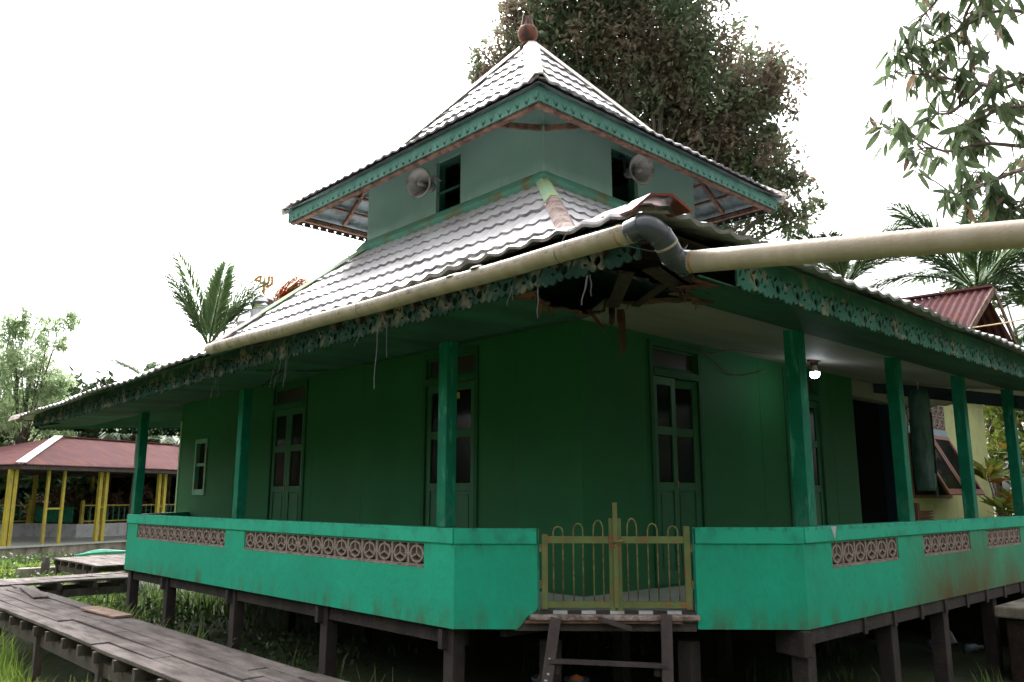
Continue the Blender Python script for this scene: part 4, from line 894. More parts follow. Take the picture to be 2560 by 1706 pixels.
# ------------------------------------------------------------------ boardwalks
def walkway(name, x0, x1, y0, y1, z, ncol, label, alongx=False, seed=1, posts=True):
    rs = random.Random(seed); t = thing(name, ((x0+x1)/2, (y0+y1)/2, GZ), label, 'boardwalk')
    ax = (lambda a, b, c: (b, a, c)) if alongx else (lambda a, b, c: (a, b, c))
    A0, A1, L_0, L_1 = (x0, x1, y0, y1) if not alongx else (y0, y1, x0, x1)
    wcol = (A1-A0)/ncol
    for i in range(ncol):
        p = L_0-rs.uniform(0, 1.5)
        while p < L_1:
            ln = rs.uniform(2.2, 4.2); q = min(p+ln, L_1+rs.uniform(-.03, .08)); pp = max(p, L_0-rs.uniform(0, .05))
            if q-pp > .2:
                a = A0+wcol*i+rs.uniform(.004, .012); b = A0+wcol*(i+1)-rs.uniform(.003, .012); dz = rs.uniform(-.006, .006)
                mb = MB(); n = 6; P = []
                for k in range(n+1):
                    f = k/n; yy = pp+.006+(q-.006-pp)*f; w1 = rs.uniform(-.003, .003); zz = z+dz+.004*math.sin(f*5+i)
                    P.append([mb.pt(ax(a+w1, yy, zz-.032)), mb.pt(ax(b+w1, yy, zz-.032)), mb.pt(ax(b+w1, yy, zz)), mb.pt(ax(a+w1, yy, zz))])
                for k in range(n):
                    for j in range(4): mb.f.append([P[k][j], P[k][(j+1) % 4], P[k+1][(j+1) % 4], P[k+1][j]])
                mb.f += [P[0][::-1], P[-1]]
                mb.build('plank', 'board', t, bevel=.005)
            p = q if q < L_1 else L_1
    p = L_0+.2
    while p < L_1:
        MB().box(*[tuple(min(a, b) for a, b in zip(ax(A0-.012, p, z-.13), ax(A1+.01, p+.055, z-.040))), tuple(max(a, b) for a, b in zip(ax(A0-.012, p, z-.13), ax(A1+.01, p+.055, z-.040)))]).build('joist', 'greywood', t); p += rs.uniform(.42, .55)
    for e in (A0+.06, A1-.1):
        MB().box(*[tuple(min(a, b) for a, b in zip(ax(e, L_0, z-.24), ax(e+.05, L_1, z-.131))), tuple(max(a, b) for a, b in zip(ax(e, L_0, z-.24), ax(e+.05, L_1, z-.131)))]).build('bearer', 'greywood', t)
    p = L_0+.7
    while p < L_1:
        for e in (A0+.02, A1-.13): q = ax(e+.04, p+rs.uniform(-.1, .1), 0); MB().bar((q[0], q[1], GZ-.2), (q[0], q[1], z-.135), .075, .075).build('pile', 'greywood', t)
        p += 1.9
    return t
walkway('boardwalk', 2.43, 3.26, 3.2, 13.70, -1.25, 5, 'long weathered plank boardwalk running past the building to the lower left', seed=4)
walkway('boardwalk', -2.5, 4.9, 13.78, 14.72, -1.235, 4, 'boardwalk crossing behind the first one and reaching the far corner stilt', alongx=True, seed=8)
w3 = walkway('boardwalk', 5.0, 6.6, 16.2, 19.0, -1.22, 5, 'short broken grey boardwalk between the crossing boardwalk and the pavilion', seed=12)
def lboard(cx_, cy_, z, l, w_, rz, tilt, m, label):
    mb = MB(); mb.box((cx_-w_/2, cy_-l/2, z), (cx_+w_/2, cy_+l/2, z+.022), Matrix.Rotation(R(rz), 3, 'Z')@Matrix.Rotation(R(tilt), 3, 'X')); tag(mb.build('loose_board', m, bevel=.004), label, 'board', 'loose boards lying on the boardwalk')
lboard(3.14, 9.75, -1.236, .92, .20, 4, .6, 'palewood', 'pale reddish loose board lying on the right edge of the long boardwalk')
lboard(3.06, 12.35, -1.234, 1.25, .17, -6, .9, 'board', 'grey lifted board near the far end of the long boardwalk')

# ------------------------------------------------------------------ red-roofed pavilion
def corr(mb, e0, e1, t0, t1, pitch=.10, amp=.020, ns=6):
    """corrugated quad with slanted sides"""
    e0, e1, t0, t1 = map(Vector, (e0, e1, t0, t1)); E_ = (e1-e0); L_ = E_.length; E_.normalize(); g = (t0-e0); g = g-E_*g.dot(E_); H = g.length; g.normalize(); n = E_.cross(g)
    if n.z < 0: n = -n
    a0 = (t0-e0).dot(E_); a1 = (t1-e0).dot(E_); N = int(max(L_, a1)/pitch*ns); u0 = min(0, a0); u1 = max(L_, a1); prev = None
    for i in range(N+1):
        u = u0+(u1-u0)*i/N; h = amp*math.sin(2*math.pi*u/pitch); lo, hi = 0, H
        if a0 > 1e-6 and u < a0: hi = H*u/a0
        if a1 < L_-1e-6 and u > a1: hi = H*(L_-u)/(L_-a1)
        if a0 < -1e-6 and u < 0: lo = H*u/a0
        c = (mb.pt(e0+E_*u+g*lo+n*h), mb.pt(e0+E_*u+g*max(hi, lo+.001)+n*h))
        if prev: mb.f.append([prev[0], c[0], c[1], prev[1]])
        prev = c
    return mb
PO = (5.98, 26.99); PA = R(21.6)
pav = thing('open_pavilion', (PO[0], PO[1], GZ), 'open pavilion with red corrugated hip roof, white ridge strip and paired yellow posts', 'pavilion', rz=PA)
Lp, Dp, ez_, rz_ = 12.3, 6.8, .93-GZ, 2.02-GZ; fl = -1.4-GZ
def pvm(mbx, name, m, par=None, **k): return mbx.build(name, m, par or pav, world=False, **k)
mb = MB(); e = [(-.0, 0, ez_), (Lp, 0, ez_), (Lp, Dp, ez_), (0, Dp, ez_)]; r0, r1 = (3.6, 3.4, rz_), (8.7, 3.4, rz_)
corr(mb, e[0], e[1], r0, r1); corr(mb, e[1], e[2], r1, r1); corr(mb, e[2], e[3], r1, r0); corr(mb, e[3], e[0], r0, r0); pvm(mb, 'roof', 'redroof', smooth=False, recalc=False)
pvm(MB().bar(Vector(e[0])+Vector((.1, .1, .05)), Vector(r0)+Vector((0, 0, .05)), .26, .03), 'hip_strip', 'white'); pvm(MB().bar(Vector(e[1])+Vector((-.1, .1, .05)), Vector(r1)+Vector((0, 0, .05)), .26, .03), 'hip_strip', 'white')
mb = MB(); mb.bar(Vector(r0)+Vector((0, 0, .04)), Vector(r1)+Vector((0, 0, .04)), .25, .03); pvm(mb, 'ridge_strip', 'redroof')
mb = MB(); mb.box((.1, .1, ez_-.14), (Lp-.1, .16, ez_-.03)); mb.box((.1, Dp-.16, ez_-.14), (Lp-.1, Dp-.1, ez_-.03)); mb.box((.1, .16, ez_-.14), (.16, Dp-.16, ez_-.03))
for x in (1.35, 3.2, 5.6, 8, 10.4): mb.box((x, .16, ez_-.12), (x+.06, Dp-.16, ez_-.05))
pvm(mb, 'roof_beam', 'greywood')
for x, wd in ((.12, .11), (.27, .11), (1.33, .075), (1.86, .075), (3.14, .11), (3.36, .11), (5.50, .11), (5.74, .11), (8.1, .11), (10.4, .11)): pvm(MB().box((x, .55, fl), (x+wd, .55+wd, ez_-.14)), 'post', 'yellow')
for x in (.3, 2.4, 4.8, 7.2, 9.6): pvm(MB().box((x, 6.1, fl), (x+.11, 6.21, ez_-.14)), 'post', 'yellow')
for a_, b_ in (((1.405, .57, fl+1.02), (1.86, .61, fl+1.07)), ((3.25, .58, fl+1.05), (3.36, .62, fl+1.09)), ((5.61, .58, fl+1.05), (5.74, .62, fl+1.09))): pvm(MB().box(a_, b_), 'crossbar', 'yellow')
pvm(MB().box((-.3, .15, -.3), (Lp, Dp+.4, fl-.04)), 'plinth', 'conc'); pvm(MB().box((-.32, .10, fl-.04), (Lp, Dp+.4, fl)), 'tiled_floor', 'floor')
# low white wall and railing at the back of the pavilion
lw = thing('low_white_wall', (PO[0], PO[1], GZ), 'low whitewashed wall stepping along the back of the pavilion floor', 'wall', rz=PA)
mb = MB(); mb.box((-2.5, 5.6, fl), (4.6, 5.72, fl+.46)); mb.box((4.48, 3.2, fl), (4.6, 5.6, fl+.46)); mb.box((4.6, 3.2, fl), (12.0, 3.32, fl+.46)); mb.build('wall_body', 'white', lw, world=False)
rl = thing('railing', (PO[0], PO[1], GZ), 'yellow railing with green balusters standing on the low white wall', 'railing', rz=PA)
def railrun(p, q, z0):
    p, q = Vector((*p, 0)), Vector((*q, 0)); L_ = (q-p).length; d = (q-p)/L_
    for zz in (.50+.05, 1.10): MB().bar(p+Vector((0, 0, z0+zz)), q+Vector((0, 0, z0+zz)), .05, .05).build('rail', 'yellow', rl, world=False)
    n = int(L_/.24)
    for k in range(1, n): c = p+d*(k*L_/n); MB().box((c.x-.02, c.y-.02, z0+.57), (c.x+.02, c.y+.02, z0+1.075)).build('baluster', 'post', rl, world=False)
railrun((-2.5, 5.66), (4.3, 5.66), fl); railrun((4.75, 3.26), (11.0, 3.26), fl)
for x, y in ((4.4, 5.66), (4.68, 3.26)): MB().box((x-.05, y-.05, fl+.46), (x+.05, y+.05, fl+1.28)).build('newel_post', 'yellow', rl, world=False)
mb = MB(); mb.box((4.50, 3.5, fl+.52), (4.53, 5.45, fl+1.05)); mb.build('green_panel', 'post', rl, world=False)
# neighbouring roof at the far left
nr = thing('pavilion', (PO[0]-9, PO[1]+4.5, GZ), 'second red corrugated roof with rust streaks at the left edge of the photo', 'pavilion', rz=PA)
mb = MB(); corr(mb, (-6, .5, 2.55), (9.5, .5, 2.55), (-6, 4, 4.05), (9.5, 4, 4.05)); corr(mb, (9.5, 7.5, 2.55), (-6, 7.5, 2.55), (9.5, 4, 4.05), (-6, 4, 4.05)); mb.build('roof', 'redroof', nr, world=False, recalc=False)
for x in (-5, -1, 3, 7): MB().box((x, 1, 0), (x+.12, 1.12, 2.56)).build('post', 'yellow', nr, world=False)
for x in (-5, -1, 3, 7): MB().box((x, 6.9, 0), (x+.12, 7.02, 2.56)).build('post', 'yellow', nr, world=False)
# little things between the grass and the pavilion
cb = thing('concrete_culvert', (6.3, 20.3, GZ), 'stained concrete culvert edge in front of the pavilion', 'culvert')
mb = MB(); mb.box((-1.6, -.1, 0), (3.5, .15, .40)); mb.box((.3, -.9, 0), (.5, -.1, .36)); mb.build('culvert_wall', 'conc', cb, world=False, bevel=.02); MB().box((-.2, -.75, .0), (.3, -.15, .2)).build('slab', 'conc', cb, world=False)
gbn = thing('green_bench', (7.6, 22.6, -1.5), 'green and yellow painted step beside the pavilion floor', 'step')
MB().box((0, -.2, -.4), (1.6, .3, .02)).build('step_base', 'teal', gbn, world=False); MB().box((.5, .0, .02), (1.6, .3, .12)).build('step_top', 'teal', gbn, world=False); MB().box((.5, -.02, .12), (1.6, .3, .15)).build('edge_strip', 'yellow', gbn, world=False)
mb = MB()
for k in range(3): mb.tube(smoothpts([(5.95+.05*k, 20.9, -1.33), (6.4, 20.7+.04*k, -1.27+.02*k), (6.9, 20.4, -1.26), (7.5, 20.0+.05*k, -1.28), (8.2, 19.6, -1.28)]), .035, 6)
tag(mb.build('green_hose', 'teal', smooth=True, recalc=False), 'bundle of teal plastic sheeting lying beside the grey boardwalk', 'sheeting')
yb = thing('yellow_drum', (4.55, 23.05, -1.72), 'yellow ribbed drum cut by the left edge of the photo', 'drum'); MB().lathe([(0, 0), (.30, 0), (.33, .1), (.30, .16), (.33, .25), (.30, .33), (.33, .42), (.30, .5), (.26, .62), (0, .7)], (0, 0, 0)).build('drum_body', 'yellow', yb, smooth=True, world=False)
def stump(x, y, r, h, label):
    r *= .6; t = thing('tree_stump', (x, y, gz(x, y)), label, 'stump', 'stumps in the meadow'); MB().lathe([(r*1.2, 0), (r, h*.3), (r*.9, h*.8), (r*.6, h), (0, h*1.02)], (0, 0, 0), (.1, .1, 1), 9).build('stump_body', 'greywood', t, world=False)
stump(4.2, 20.6, .14, .62, 'grey stump on the left of the meadow'); stump(5.0, 19.6, .15, .60, 'paler stump with a pink flower beside it')

# minaret head beyond the roof with gold calligraphy
dm = thing('minaret', (10.72, 22.05, GZ), 'slim tower with silver dome and gold Arabic finial reading Allah, seen over the roof', 'minaret')
MB().lathe([(0, 0), (.55, 0), (.55, 6.6), (.7, 6.7), (.7, 6.85), (.35, 6.9), (.35, 7.25), (0, 7.25)], (0, 0, 0)).build('shaft', 'white', dm, world=False)
MB().lathe([(.10, 7.25), (.30, 7.28), (.345, 7.42), (.345, 7.46), (.30, 7.60), (.20, 7.72), (.08, 7.79), (0, 7.80)], (0, 0, 0), seg=28).build('dome', 'steel', dm, smooth=True, world=False)
MB().lathe([(.355, 7.43), (.365, 7.455), (.355, 7.48)], (0, 0, 0)).build('dome_band', 'greypvc', dm, world=False)
def CP(x, y): # sign plane, faces the photographer's side; units from the zoomed picture
    u = (x-520)/13.07*.01175; v = (1010-y)/13.07*.01175; return Vector((u*.78, -u*.62, 7.78+v))
ins = MB()
def stroke(pts, r): ins.tube(smoothpts([CP(*p) for p in pts], 3), r*1.55, 6)
ins.bar(CP(515, 1010), CP(515, 640), .055, .055)
stroke([(755, 420), (770, 520), (775, 620), (740, 700), (660, 745), (570, 775)], .024); stroke([(755, 420), (790, 445)], .02); stroke([(570, 775), (600, 800)], .016)
stroke([(755, 425), (700, 440), (655, 415)], .018); stroke([(655, 415), (665, 560), (640, 640), (590, 660), (540, 640), (525, 600)], .024)
stroke([(530, 370), (530, 500), (525, 620)], .017); stroke([(525, 610), (480, 645), (420, 640), (385, 600), (395, 500), (410, 400)], .022)
stroke([(410, 400), (320, 450), (245, 510), (225, 555), (300, 575), (370, 590)], .023); stroke([(345, 600), (325, 640)], .012)
ins.build('calligraphy', 'gold', dm, smooth=True, world=False, recalc=False)
ins = MB(); stroke([(535, 380), (535, 230)], .008); stroke([(478, 290), (495, 335), (535, 345), (575, 335), (588, 280)], .009); ins.build('spike', 'gold', dm, world=False, recalc=False)

# ------------------------------------------------------------------ yellow-green house on the right
hs_ = thing('yellow_green_house', (15.5, 5.4, GZ), 'pale yellow green house with propped brown awning window, right of the prayer house', 'house')
tH = lambda u, o, z: (u, 5.4-o, z)
mb = MB(tH); wall_open(mb, 13.14, 18.0, GZ, 1.95, -.12, 0, [(14.10, 15.85, -.02, 1.60)]); mb.build('wall', 'lime', hs_)
mb = MB(); mb.box((17.88, 5.52, GZ), (18.0, 10, 1.95)); mb.build('wall', 'lime', hs_); MB().box((13.2, 5.54, GZ), (17.86, 10, GZ+.02)).build('floor', 'dark', hs_); MB().box((13.14, 9.9, GZ), (18, 10, 2.6)).build('wall', 'dark', hs_); MB().box((13.14, 5.53, 1.96), (17.9, 9.9, 2.0)).build('ceiling', 'dark', hs_)
def hvent(W_, a, c):
    for i in range(7):
        for j in range(2):
            o = bpy.data.objects.new('vent_block', vm); COL.objects.link(o); o.parent = hs_; o.location = Vector(tH(14.22+.25*i, -.07, 1.29+.25*j))-Vector(WLOC[hs_.name]); o.scale = (.248, -.07, .248)
hvent(0, 0, 0)
MB(tH).box((14.10, -.10, 1.05), (15.85, .02, 1.16)).build('lintel', 'blue', hs_)
fr = MB(tH); fr.box((14.10, -.1, -.02), (14.16, .01, 1.05)); fr.box((15.79, -.1, -.02), (15.85, .01, 1.05)); fr.box((14.16, -.1, -.02), (15.79, .015, .03)); fr.build('window_frame', 'brownframe', hs_)
MB(tH).box((14.16, -.6, -.02), (15.79, -.58, 1.05)).build('window_backing', 'dark', hs_)  # dark sheet standing in for the room behind the window
for a in (14.14, 14.99):
    ta = R(27)
    tA = lambda u, o, z, a=a: (u, 5.39-math.sin(ta)*(1.04-z)-o*math.cos(ta), 1.04-math.cos(ta)*(1.04-z)+o*math.sin(ta))
    m_ = MB(tA); b = a+.82
    for q in (((a, 0, -.1), (a+.07, .035, 1.04)), ((b-.07, 0, -.1), (b, .035, 1.04)), ((a+.07, 0, -.1), (b-.07, .035, .0)), ((a+.07, 0, .96), (b-.07, .035, 1.04))): m_.box(*q)
    sh_ = m_.build('window', 'brownframe', hs_, bevel=.003); MB(tA).box((a+.07, .012, .0), (b-.07, .02, .96)).build('pane', 'glass', sh_)
MB(tH).box((14.55, .2, -.02), (14.58, .23, .8)).build('prop_stick', 'blue', hs_)
mb = MB(tH)
for k in range(12): mb.box((14.2, .02, -.75+.045*k), (14.75, .05, -.72+.045*k))
mb.box((14.1, .0, -.85), (14.2, .05, -.1)); mb.build('louvre_panel', 'brownframe', hs_)
mb = MB(); R0, R1 = (18.27, 5.05, 4.2), (17.9, 9.6, 4.2)
corr(mb, (16.55, 5.05, 3.10), (16.2, 9.6, 3.10), R0, R1, .14, .022); corr(mb, (19.85, 9.6, 3.0), (19.9, 5.05, 2.75), R1, R0, .14, .022)
mb.build('roof', 'redroof', hs_, recalc=False); MB().bar(Vector(R0)+Vector((0, 0, .03)), Vector(R1)+Vector((0, 0, .03)), .22, .04).build('ridge_strip', 'redroof', hs_)
mb = MB(); mb.bar((16.55, 5.04, 3.06), (18.27, 5.04, 4.16), .03, .12); mb.bar((19.9, 5.04, 2.71), (18.27, 5.04, 4.16), .03, .12); mb.build('barge_board', 'rafter', hs_)
mb = MB(); mb.poly([(16.7, 5.6, 3.1), (19.8, 5.6, 2.9), (18.25, 5.6, 4.12)]); mb.build('gable', 'rot', hs_, solid=.03)
mb = MB(); corr(mb, (13.0, 5.0, 1.95), (19.5, 5.0, 1.95), (13.0, 8, 3.0), (19.5, 8, 3.0), .14, .02); mb.build('lower_roof', 'redroof', hs_, recalc=False)
mb = MB(); mb.tube(smoothpts([(16.6, 5.0, 3.12), (14.5, 3.6, 2.75), (11, 1.6, 2.25), (7.0, -.6, 1.8)]), .014, 6); tag(mb.build('rope', 'rope', smooth=True, recalc=False), 'yellowed rope strung from the red gable to the right edge', 'rope')
# concrete block, rubbish
ct = thing('concrete_tank', (11.0, 2.9, GZ), 'dark concrete tank with rough top at the lower right edge', 'tank')
mb = MB(); mb.box((-.62, -.75, -.1), (1.6, .22, .60)); mb.build('tank_body', 'rot', ct, world=False, bevel=.02); MB().box((-.70, -.83, .60), (1.7, .30, .72)).build('rim', 'conc', ct, world=False, bevel=.02)  # body takes a dark material, rim the paler concrete
MB().box((-.3, -.1, .72), (.3, .12, .76), Matrix.Rotation(R(12), 3, 'Z')).build('slab', 'white', ct, world=False)
def litter(x, y, label, m, r, h, ax):
    t = thing('plastic_bottle', (x, y, GZ+.08), label, 'bottle', 'plastic litter under the verandah'); MB().lathe([(0, 0), (r, 0), (r*1.02, h*.3), (r*.9, h*.4), (r, h*.6), (r*.4, h*.85), (r*.38, h), (0, h)], (0, 0, 0), ax, 12).build('bottle_body', m, t, smooth=True, world=False)
    MB().lathe([(0, h), (r*.42, h), (r*.42, h*1.06), (0, h*1.06)], (0, 0, 0), ax, 12).build('cap', 'white', t, smooth=False, world=False)
litter(11.15, 4.2, 'blue grimy plastic bottle lying between two stilts at the right', 'plastic', .06, .26, (1, .3, .2))
litter(11.45, 4.05, 'whitish plastic bottle propped against the blue one', 'white', .045, .22, (.3, .5, .9))
litter(11.2, 3.85, 'blue crumpled plastic bottle nearest the concrete tank', 'plastic', .05, .22, (.8, -.7, .1))

# ------------------------------------------------------------------ grass
def blades(n, xr, yr, h, m, name, label, seed, keep=lambda x, y: True, bend=.5, w_=.006, dens=None):
    rs = np.random.default_rng(seed); X = rs.uniform(*xr, n); Y = rs.uniform(*yr, n); k = np.array([keep(a, b) for a, b in zip(X, Y)]); X, Y = X[k], Y[k]
    tf_ = .5+.5*np.sin(X*1.7+1.3*np.sin(Y*.9))*np.cos(Y*1.3+X*.4); n = len(X); Z = np.array([gz(a, b) for a, b in zip(X, Y)])
    H = h*rs.uniform(.4, 1.2, n)*(.55+.8*tf_); a = rs.uniform(0, 6.28, n); bd = bend*rs.uniform(.1, 1, n)*H; ww = w_*rs.uniform(.7, 1.6, n)
    d = np.stack([np.cos(a), np.sin(a), 0*a], 1); s = np.stack([-np.sin(a), np.cos(a), 0*a], 1)*ww[:, None]; B = np.stack([X, Y, Z-.02], 1); up = np.array([0, 0, 1.])
    P1 = B+up*(H*.55)[:, None]+d*(bd*.3)[:, None]; P2 = B+up*(H*.95)[:, None]+d*bd[:, None]
    V = np.stack([B-s, B+s, P1+s*.9, P1-s*.9, P2+s*.12, P2-s*.12], 1).reshape(-1, 3)
    i = np.arange(n)[:, None]*6; F = np.concatenate([i+np.array([[0, 1, 2, 3]]), i+np.array([[3, 2, 4, 5]])])
    o = npmesh(name, V, F, m); tag(o, label, 'grass', kind='stuff'); return o
blades(40000, (-.6, 4.2), (4.6, 13.9), .42, 'grass', 'grass', 'tall green grass beside the boardwalk', 5, lambda x, y: not (2.45 < x < 3.25) and (x < 2.45 or (y > 9 and math.sin(x*5+y*3) > .2)), .8, .0065)
blades(60000, (-1.0, 7.6), (14.6, 23.0), .27, 'grass', 'meadow_grass', 'bright green meadow between the boardwalks and the pavilion', 6, lambda x, y: x < 5.0+(y-15)*.28 and not (4.9 < x and 16.1 < y < 19.1), .8, .011)
blades(5000, (4.3, 12.5), (2.2, 15.5), .30, 'darkgrass', 'shade_weeds', 'sparse weeds growing between the stilts', 7, lambda x, y: (math.sin(x*3.1+y*1.7)+math.sin(y*2.3-x) > .6) , .9, .009)
blades(1300, (4.2, 7.5), (12.8, 16.5), .4, 'darkgrass', 'lit_weeds', 'green weeds behind the far stilts', 8, lambda x, y: True, .9, .011)
# broad weeds
rsw = np.random.default_rng(31); C_ = np.stack([rsw.uniform(-.5, 6.4, 5200), rsw.uniform(14.8, 23.5, 5200), 0*rsw.uniform(size=5200)], 1); C_[:, 2] = [gz(a, b)+rsw.uniform(.05, .30) for a, b in C_[:, :2]]
k = C_[:, 0] < 4.8+(C_[:, 1]-15)*.25; V, F = leaves(rsw, C_[k], .10, .6, droop=-.3); tag(npmesh('meadow_weeds', V, F, 'lf_mid'), 'broad leaved weeds in the meadow', 'weeds', kind='stuff')
C_ = np.stack([rsw.uniform(3.4, 5.2, 1500), rsw.uniform(7.5, 14, 1500), 0*rsw.uniform(size=1500)], 1); C_[:, 2] = [gz(a, b)+rsw.uniform(.05, .35) for a, b in C_[:, :2]]
V, F = leaves(rsw, C_, .085, .5, droop=-.2); tag(npmesh('stilt_weeds', V, F, 'lf_dark'), 'low dark weeds around the left row of stilts', 'weeds', kind='stuff')
def tuft(x, y, n, h, label, seed):
    rs = np.random.default_rng(seed); t = thing('grass_tuft', (x, y, gz(x, y)), label, 'grass tuft', 'grass tufts in front of the stilts'); V = []; F = []
    for i in range(n):
        a = rs.uniform(0, 6.28); L_ = h*rs.uniform(.5, 1.1); lean = rs.uniform(.1, .55); p = np.array([rs.uniform(-.12, .12), rs.uniform(-.12, .12), 0]); d = np.array([math.cos(a), math.sin(a), 0]); s = np.array([-d[1], d[0], 0])*rs.uniform(.004, .009); b0 = len(V)
        for k in range(5):
            f = k/4; c = p+np.array([0, 0, 1])*L_*(f-.25*lean*f*f)+d*L_*lean*f*f; ww = s*(1-f*.9); V += [c-ww, c+ww]
            if k: j = b0+2*k; F.append([j-2, j-1, j+1, j])
    npmesh('blades', np.array(V), np.array(F), 'grass', t)
for i, (x, y, n, h, lb) in enumerate(((3.95, 6.55, 16, .42, 'small tuft at the foot of the second visible stilt'), (4.0, 5.85, 22, .62, 'tall thin grass tuft left of the corner stilt'), (3.85, 5.35, 34, .58, 'dense bright tuft nearest the corner stilt'), (3.7, 5.0, 30, .40, 'low spreading tuft at the bottom edge before the corner stilt'), (9.3, 3.0, 20, .35, 'broad leaved tuft at the foot of the right stilts'))): tuft(x, y, n, h, lb, 50+i)

# ------------------------------------------------------------------ trees and palms
tree('broadleaf_tree', (19.0, 14.0, GZ), [(17.76,14.12,15.72,3.06),(16.85,15.49,13.76,2.26),(16.36,17.49,13.22,1.38),(18.35,12.9,13.4,2.2),(20.09,12.91,11.93,2.53),(20.90,11.85,10.41,1.63),(19.64,14.72,11.99,2.91),(21.79,11.45,8.74,1.28),(21.69,13.46,9.41,2.08),(18.51,17.06,12.46,2.44),(17.33,14.05,17.55,3.19),(20.53,14.45,9.82,2.08),(16.15,15.91,14.67,1.46),(16.05,18.0,13.0,1.1),(16.2,17.3,12.2,1.2),(21.3,11.6,12.3,1.3)],
     1500, .21, 'lf_big', 'tall broadleaf tree with browning foliage rising behind the tower', trunk_r=.45, seed=2, aspect=.42, mats=['lf_big2'], squash=.95)
tree('bamboo_clump', (7.4, 34.0, GZ), [(7.00,34.37,3.80,1.76),(7.44,33.67,4.90,1.20),(8.01,33.34,4.11,1.12),(6.87,34.00,5.68,0.96),(8.07,32.71,6.31,0.72),(7.59,34.06,2.86,1.44),(8.51,32.95,3.80,0.80),(7.80,33.12,5.68,0.80),(5.97,35.14,4.58,1.92),(6.83,33.84,6.47,0.64),(8.56,33.23,2.54,0.96)],
     900, .24, 'lf_bamboo', 'feathery light green bamboo clump at the left edge behind the pavilion', 'bamboo', trunk_r=.12, seed=3, aspect=.2, droop=.7)
palm('palm_tree', (9.70, 23.27, 4.3), 6.2, 13, 2.9, 'palm with upright fronds rising behind the left hip of the roof', seed=4, ll=.62, up=2.1, droop=.7)
palm('palm_tree', (9.80, 28.81, 4.0), 5.9, 7, 1.3, 'small palm top peeping over the low end of the roof', seed=5, ll=.35, up=.9, droop=.9)
palm('palm_tree', (21.0, 9.3, 5.5), 7.4, 13, 2.6, 'palm directly below the outlet pipe, nearest the big tree', seed=6, ll=.6, up=1.2, droop=1.0)
palm('palm_tree', (21.9, 7.3, 4.5), 6.4, 9, 2.6, 'low palm between the two taller palms, over the right eave', seed=7, ll=.6, up=.7, droop=1.2)
palm('palm_tree', (21.9, 6.42, 5.0), 6.9, 16, 3.3, 'large palm behind the red gable', seed=8, ll=.75, up=1.1, droop=1.1)
palm('palm_tree', (22.9, 4.6, 4.0), 5.9, 10, 2.7, 'palm at the right edge beyond the red gable', seed=9, ll=.65, up=.8, droop=1.3)
palm('palm_tree', (11.30, 36.24, 2.6), 4.5, 9, 2.5, 'shaggy palm behind the pavilion ridge', seed=10, ll=.6, up=.6, droop=1.6)
palm('palm_tree', (13.2, 34.8, 2.2), 4.1, 9, 2.2, 'palm behind the right end of the pavilion roof', seed=11, ll=.5, up=.6, droop=1.5)
rf = thing('red_palm_frond', (10.95, 21.95, GZ), 'orange red dead palm frond leaning beside the gold finial', 'palm frond'); rs_ = np.random.default_rng(9)
for az_, ln_, el_ in ((-50, 1.45, .72), (-44, 1.4, .60), (-56, 1.25, .88), (-47, 1.3, .5)):
    pts, V = frond(rs_, (-.12, .12, 7.40), (math.cos(R(az_)), math.sin(R(az_)), el_), ln_, .15, .50, 34); npmesh('frond', np.array(V), np.arange(len(V)).reshape(-1, 4), 'lf_red', rf)
pts, V = frond(rs_, (-.1, .1, 7.25), (-.6, .5, .25), 1.0, .8, .5, 30); npmesh('frond', np.array(V), np.arange(len(V)).reshape(-1, 4), 'lf_palm', rf)
MB().tube([(0, 0, 0), (-.12, .12, 7.4)], .1, 7).build('trunk', 'bark', rf, world=False)
def bare(x, y, z, h, label, seed, n=7):
    rs = random.Random(seed); t = thing('bare_twig_tree', (x, y, GZ), label, 'tree'); mb = MB(); b = Vector((0, 0, z-GZ)); mb.tube([(0, 0, 0), b*.5, b], [.09, .06, .04], 6)
    for i in range(n):
        a = rs.uniform(0, 6.28); d = Vector((math.cos(a)*.45, math.sin(a)*.45, 1)).normalized(); p = b.copy(); pts = [p.copy()]
        for k in range(5): d = (d+Vector((rs.uniform(-.2, .2), rs.uniform(-.2, .2), .1))).normalized(); p = p+d*h/5; pts.append(p.copy())
        mb.tube(pts, [.028, .022, .018, .014, .009, .004], 4)
        for q in pts[1:]:
            for _ in range(3): e = q+Vector((rs.uniform(-.3, .3), rs.uniform(-.3, .3), rs.uniform(.05, .4)))*h*.35; mb.tube([q, (q+e)/2+Vector((0, 0, .03)), e], [.010, .008, .003], 3)
    mb.build('branches', 'twig', t, world=False, recalc=False)
bare(11.45, 18.4, 5.3, 1.4, 'leafless twigs showing between the tower and the lower roof hip', 3)
bare(10.05, 23.2, 4.2, 2.3, 'dry seed stalks standing among the upright palm fronds', 4, 6)
